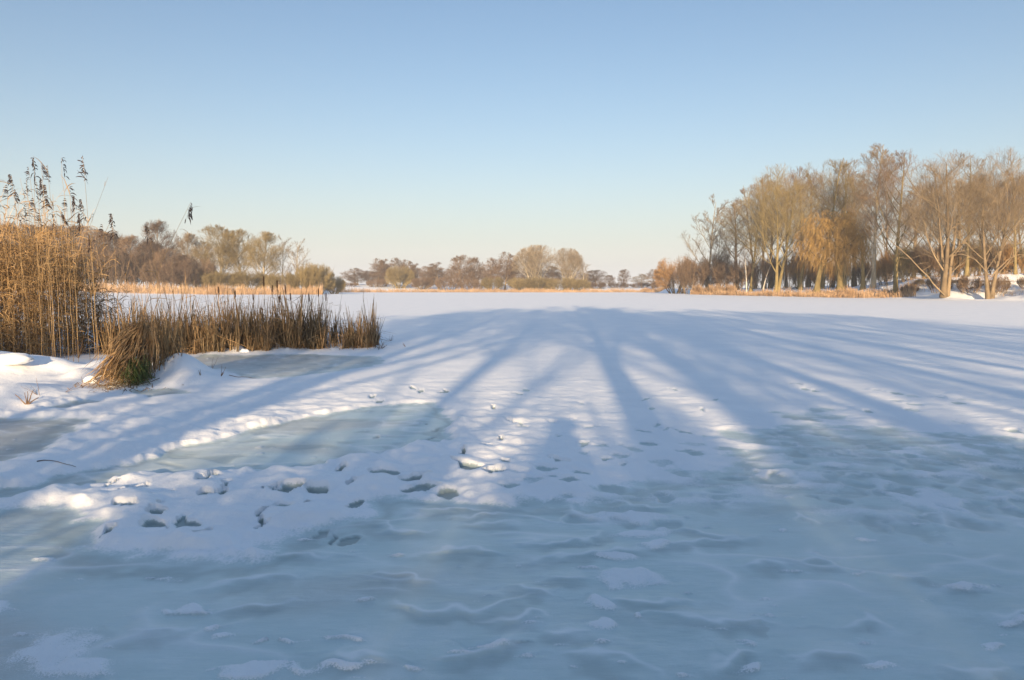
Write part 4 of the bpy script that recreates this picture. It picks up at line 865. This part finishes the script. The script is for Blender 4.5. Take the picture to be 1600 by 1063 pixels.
# bent tussock on the bank
def tussock():
    g = GG(190, 606); o = empty('sedge_tussock', (g[0], g[1] + .35, float(gz([g[0]], [g[1] + .35])[0]) * .7)); r_ = np.random.default_rng(5)
    def fan(n, top, base, wd, foot, wx_, spread):
        # leaves rooted in the mound, rising, then falling forward
        P = np.zeros((n, 9, 3)); t = np.linspace(0, 1, 9)
        b = r_.normal(0, 1, (n, 3)) * [spread[0], spread[1], .03] + base; tp = r_.normal(0, 1, (n, 3)) * [.24, .2, .26] + top; f = r_.normal(0, 1, (n, 3)) * [wx_, .12, .05] + foot
        for k, tk in enumerate(t):
            P[:, k] = (1 - tk) ** 2 * b + 2 * tk * (1 - tk) * tp * 1.0 + tk ** 2 * f
        P += np.cumsum(r_.normal(0, .030, P.shape), 1); P[..., 2] = np.maximum(P[..., 2], .04)
        s = unit(np.cross(P[:, 5] - P[:, 3], r_.normal(0, 1, (n, 3))))
        return ribbons(P, wd * np.array([.5, .8, 1, 1, 1, .9, .8, .6, .1])[None] * r_.uniform(.6, 1.2, (n, 1)), s)
    V, F = join([fan(200, (.10, .05, .85), (.34, .30, 1.30), .022, (-.34, -.25, .14), .20, (.10, .12)),
                 fan(120, (.12, .05, .70), (.32, .30, .95), .022, (-.10, -.35, .16), .22, (.10, .12)),
                 fan(90, (.36, .25, 1.1), (.30, .30, .0), .020, (.42, .30, 1.55), .14, (.14, .12)),
                 fan(80, (-.05, -.1, .45), (.0, .1, .12), .018, (-.40, -.5, .05), .34, (.3, .15))])
    link('dry_leaves', make_mesh('dry_leaves', V, F, False), M['cattail'], o)
    V, F = fan(220, (.32, .0, .66), (.24, .2, .15), .017, (.48, -.30, .06), .20, (.16, .15)); link('green_leaves', make_mesh('green_leaves', V, F, False), M['sedge_green'], o)
    V, F = fan(90, (.22, .1, .6), (.20, .3, .1), .015, (.20, -.2, .1), .3, (.22, .12)); link('dark_leaves', make_mesh('dark_leaves', V, F, False), M['cattail_dark'], o)
    o.scale = (.60, .8, .76); o.location.x -= .12
    tag(o, 'bent sedge tussock of tan and green leaves slumped over the snow bank', 'tussock')
    nl = 120; lx = g[0] + rs.normal(-.05, .30, nl); ly = g[1] + rs.normal(0, .22, nl)
    V, F = blade_fan(lx, ly, gz(lx, ly), rs.uniform(.12, .42, nl), 1, .014, rs, 2.2, .7)
    o3 = link('leaf_litter', make_mesh('leaf_litter', V, F, False), M['cattail']); tag(o3, 'broken straw scattered on the snow round the bent tussock', 'leaf litter', kind='stuff')
    n = 90; x = g[0] + rs.normal(.06, .13, n); y = g[1] + 1.3 + rs.normal(0, .25, n)
    V, F = blade_fan(x, y, gz(x, y), rs.uniform(.6, 1.15, n), 3, .014, rs, .3, .5)
    o2 = link('leaf_screen', make_mesh('leaf_screen', V, F, False), M['reed']); tag(o2, 'dry upright leaves standing right behind the bent tussock', 'reeds', kind='stuff')
tussock()
def snow_lump(px, py, r, h, label, seed, dy=0.0, z0=0.0):
    g = GG(px, py); r_ = np.random.default_rng(seed); u = np.linspace(0, math.pi, 12); v = np.linspace(0, 2 * math.pi, 18, endpoint=False)
    U, Vv = np.meshgrid(u, v, indexing='ij'); X = np.sin(U) * np.cos(Vv); Y = np.sin(U) * np.sin(Vv); Z = np.cos(U)
    b = 1 + .22 * perlin(X * 1.6 + seed, Y * 1.6 + Z * 1.3, seed) + .08 * perlin(X * 5, Y * 5 + Z * 4, seed + 1)
    P = np.stack([X * b * r, Y * b * r * .8, Z * b * h], -1).reshape(-1, 3); i = np.arange(12 * 18).reshape(12, 18)
    F = np.stack([i[:-1], i[1:], np.roll(i[1:], -1, 1), np.roll(i[:-1], -1, 1)], -1).reshape(-1, 4)
    me = make_mesh('snow_lump', P, F, True, {'snow': np.ones(len(P))}); o = link('snow_lump', me, M['ground'], None, (g[0], g[1] + dy, z0 + float(gz([g[0]], [g[1] + dy])[0]) + h * .05)); tag(o, label, 'snow lump', 'snow lumps caught in the plants')
snow_lump(142, 597, .12, .10, 'white snow lump at the left foot of the bent tussock', 3, -.02)
snow_lump(155, 592, .07, .07, 'small snow lump right of the larger one at the tussock foot', 4)
snow_lump(176, 600, .10, .06, 'flat snow cap in the front of the bent tussock', 5, .1, .05)
snow_lump(380, 551, .11, .07, 'snow lump between the leaf sheaths in the middle of the cattails', 6, .1)
snow_lump(4, 586, .32, .10, 'snow pillow pressed on the reeds at the left edge', 7, .3, .1)

# small dead plants and twigs in the snow
def dead_plant(name, px, py, h, n, label, cat, lean=(0, 0), seed=1, mat='dead', r=.006, spread=.5):
    g = GG(px, py); z0 = float(gz([g[0]], [g[1]])[0]) - .02; r_ = np.random.default_rng(seed); m = np.linspace(0, 1, 7)
    d = unit(np.stack([r_.normal(lean[0], spread, n), r_.normal(lean[1], spread * .5, n), np.ones(n)], -1)); L = h * r_.uniform(.5, 1.1, n)
    P = d[:, None] * (L[:, None] * m)[..., None] + np.cumsum(r_.normal(0, h * .02, (n, 7, 3)), 1) * m[None, :, None]; P[..., 2] = np.maximum(P[..., 2], .0)
    o = link(name, make_mesh(name, *tubes(P, np.linspace(r, r * .4, 7)[None] * r_.uniform(.6, 1.2, (n, 1)), 4)), M[mat], None, (g[0], g[1], z0)); tag(o, label, cat, 'dead stems poking out of the snow')
dead_plant('dead_plant', 42, 632, .26, 5, 'broken brown stems standing in the snow at the far left front', 'stem', (.25, 0), 2, r=.011)
dead_plant('dead_twig', 62, 616, .35, 5, 'thin black twigs lying over the snow beside the broken stems', 'twig', (-1.2, 0), 3, r=.004)
dead_plant('dead_twig', 100, 612, .6, 3, 'long thin twig arching right over the snow bank', 'twig', (1.8, 0), 4, r=.003)
dead_plant('dead_plant', 345, 588, .22, 4, 'pair of short blades standing by the corner of the small ice pool', 'stem', (.6, 0), 5, r=.007, spread=.3)
dead_plant('dead_plant', 330, 581, .30, 4, 'thin upright stems behind the pair of short blades', 'stem', (.1, 0), 6, r=.004, spread=.2)
dead_plant('dead_plant', 313, 583, .12, 3, 'tiny tan stub left of the thin upright stems', 'stem', (0, 0), 7, r=.008, mat='cattail')
dead_plant('dead_plant', 595, 545, .30, 12, 'dark tangle of stems on the snow right of the cattail bed', 'stem', (.6, 0), 8, r=.006, spread=.9)
dead_plant('dead_plant', 610, 533, .22, 6, 'short dark twigs in the snow past the end of the cattail bed', 'stem', (.2, 0), 9, r=.006, spread=.8)
dead_plant('dead_plant', 634, 542, .16, 3, 'little stem alone in the snow right of the bed', 'stem', (-.2, 0), 10, r=.006)
dead_plant('dead_plant', 122, 560, .5, 10, 'thin grey stems between the tall clump and the tussock', 'stem', (.1, 0), 11, r=.005, spread=.35)
def lying_twig(pts, r, label, seed):
    r_ = np.random.default_rng(seed); pts = np.array([G(*p) for p in pts]); t = np.linspace(0, len(pts) - 1, 12)
    xy = np.stack([np.interp(t, range(len(pts)), pts[:, k]) for k in (0, 1)], -1); c = xy[0]
    z = np.maximum(gz(xy[:, 0], xy[:, 1]), 0) + r; P = np.concatenate([xy - c, z[:, None]], -1)[None]; P += r_.normal(0, r * .4, P.shape)
    o = link('dead_twig', make_mesh('dead_twig', *tubes(P, np.linspace(r, r * .4, 12)[None], 5)), M['dead'], None, (c[0], c[1], 0)); tag(o, label, 'twig', 'twigs lying on the ice')
lying_twig([(58, 737), (80, 734), (118, 736)], .005, 'thin dark twig lying on the grey ice at the left', 1)
lying_twig([(358, 592), (385, 590), (400, 592)], .006, 'twig lying by the front edge of the small ice pool', 2)

# ------------------------------------------------------------------ the photographer, whose shadow shows on the ice
def flat_mat(name, col, rough=.7):
    m, N, L, b = new_mat(name); no = N.new('ShaderNodeTexNoise'); no.inputs['Scale'].default_value = 40
    mx = N.new('ShaderNodeMix'); mx.data_type = 'RGBA'; mx.inputs[6].default_value = (*[c * .8 for c in col], 1); mx.inputs[7].default_value = (*col, 1)
    L.new(no.outputs[0], mx.inputs[0]); L.new(mx.outputs[2], b.inputs['Base Color']); b.inputs['Roughness'].default_value = rough; return m
def skin_mesh(name, joints, bones, mat, parent, sub=2):
    me = bpy.data.meshes.new(name); me.from_pydata([j[:3] for j in joints], bones, []); o = link(name, me, mat, parent)
    md = o.modifiers.new('Skin', 'SKIN'); md.use_smooth_shade = True
    sv = me.skin_vertices[0].data
    for v, j in zip(sv, joints):
        v.radius = (j[3], j[4] if len(j) > 4 else j[3]); v.use_root = False
    sv[0].use_root = True
    s2 = o.modifiers.new('Sub', 'SUBSURF'); s2.levels = sub; s2.render_levels = sub; return o
def person():
    o = empty('person', (-.02, -.27, 0)); skin = flat_mat('skin', (.55, .36, .28), .5); jk = flat_mat('padded_jacket', (.05, .07, .12)); tr = flat_mat('trousers', (.04, .04, .045)); ht = flat_mat('knitted_hat', (.15, .03, .03), .9); bt = flat_mat('boots', (.03, .02, .015))
    J = [(0, 0, .96, .15, .11), (0, 0, 1.15, .14, .10), (0, .0, 1.36, .17, .11), (0, .01, 1.47, .07, .07), (0, .02, 1.55, .058, .06), (0, .03, 1.64, .082, .095), (0, .02, 1.73, .07, .085)]
    B = [(0, 1), (1, 2), (2, 3), (3, 4), (4, 5), (5, 6)]
    def ch(start, pts):
        k = start
        for p_ in pts: J.append(p_); B.append((k, len(J) - 1)); k = len(J) - 1
        return k
    for s in (-1, 1):
        ch(0, [(s * .10, 0, .86, .09), (s * .12, .02, .50, .06), (s * .13, -.01, .10, .042), (s * .14, .12, .04, .045, .03)])
        e = ch(2, [(s * .19, .0, 1.40, .062), (s * .27, .08, 1.18, .048), (s * .13, .19, 1.52, .03), (s * .105, .20, 1.57, .028, .02)])
        for q in range(4): ch(e, [(s * (.095 - q * .004), .225 + .004 * q, 1.585 + .016 * q, .0085), (s * .075, .25, 1.59 + .016 * q, .008), (s * (.058 + .003 * q), .24, 1.59 + .016 * q, .007)])
        ch(e, [(s * .085, .19, 1.55, .010), (s * .06, .185, 1.56, .008)])
    skin_mesh('body', J, B, skin, o)
    JJ = [(0, 0, .86, .19, .14), (0, 0, 1.05, .17, .13), (0, 0, 1.25, .19, .14), (0, 0, 1.40, .19, .13), (0, .01, 1.50, .095, .09)]; BB = [(0, 1), (1, 2), (2, 3), (3, 4)]
    for s in (-1, 1):
        k = len(JJ); JJ += [(s * .21, 0, 1.40, .085), (s * .28, .08, 1.18, .07), (s * .15, .175, 1.49, .045)]; BB += [(3, k), (k, k + 1), (k + 1, k + 2)]
    skin_mesh('jacket', JJ, BB, jk, o)
    TT = [(0, 0, .92, .17, .13)]; TB = []
    for s in (-1, 1):
        k = len(TT); TT += [(s * .10, 0, .82, .105), (s * .12, .02, .50, .078), (s * .13, -.005, .14, .065)]; TB += [(0, k), (k, k + 1), (k + 1, k + 2)]
    skin_mesh('trousers', TT, TB, tr, o)
    for s in (-1, 1): skin_mesh('boot', [(s * .13, -.03, .16, .06), (s * .13, -.03, .055, .055, .05), (s * .14, .13, .045, .05, .04)], [(0, 1), (1, 2)], bt, o)
    skin_mesh('hat', [(0, -.03, 1.66, .20, .16), (0, -.03, 1.75, .19, .15), (0, -.03, 1.83, .09, .08)], [(0, 1), (1, 2)], ht, o)
    skin_mesh('hood', [(0, -.02, 1.46, .20, .12), (0, -.10, 1.56, .20, .08), (0, -.15, 1.66, .18, .05)], [(0, 1), (1, 2)], jk, o)
    skin_mesh('nose', [(0, .125, 1.655, .012), (0, .145, 1.635, .015), (0, .13, 1.625, .012)], [(0, 1), (1, 2)], skin, o, 1)
    tag(o, 'person in a dark padded jacket and hat holding a camera, casting the head-shaped shadow', 'person')
    c = empty('camera_in_hands', (-.02, -.06, 1.625)); bm = flat_mat('camera_plastic', (.02, .02, .02), .4)
    import bmesh
    b_ = bmesh.new(); bmesh.ops.create_cube(b_, size=1)
    for v in b_.verts: v.co = Vector((v.co.x * .125, v.co.y * .045, v.co.z * .075))
    r = bmesh.ops.create_cube(b_, size=1)
    for v in r['verts']: v.co = Vector((v.co.x * .05, v.co.y * .05, v.co.z * .03 + .048))
    bmesh.ops.bevel(b_, geom=list(b_.edges), offset=.006, segments=2, affect='EDGES'); me = bpy.data.meshes.new('camera_body'); b_.to_mesh(me); link('camera_body', me, bm, c)
    b_ = bmesh.new(); bmesh.ops.create_cone(b_, cap_ends=True, segments=24, radius1=.034, radius2=.032, depth=.028); me = bpy.data.meshes.new('lens'); b_.to_mesh(me)
    l = link('lens', me, bm, c, (0, .036, 0)); l.rotation_euler = (math.radians(90), 0, 0)
    tag(c, 'black hand camera held up to the photographer face', 'camera')
person()

# thin winter air over the lake
hz_v = [(x, y, z) for z in (-1.2, 34) for (x, y) in ((-420, -60), (420, -60), (420, 700), (-420, 700))]
hz_m = bpy.data.meshes.new('haze'); hz_m.from_pydata(hz_v, [], [(3, 2, 1, 0), (4, 5, 6, 7), (0, 1, 5, 4), (1, 2, 6, 5), (2, 3, 7, 6), (3, 0, 4, 7)])
hm_ = bpy.data.materials.new('haze'); hm_.use_nodes = True; hn = hm_.node_tree.nodes; hn.remove(hn['Principled BSDF'])
pv = hn.new('ShaderNodeVolumePrincipled'); pv.inputs['Color'].default_value = (.86, .90, .95, 1); pv.inputs['Density'].default_value = 0.00032
hm_.node_tree.links.new(pv.outputs[0], hn['Material Output'].inputs['Volume'])
tag(link('haze', hz_m, hm_), kind='stuff')
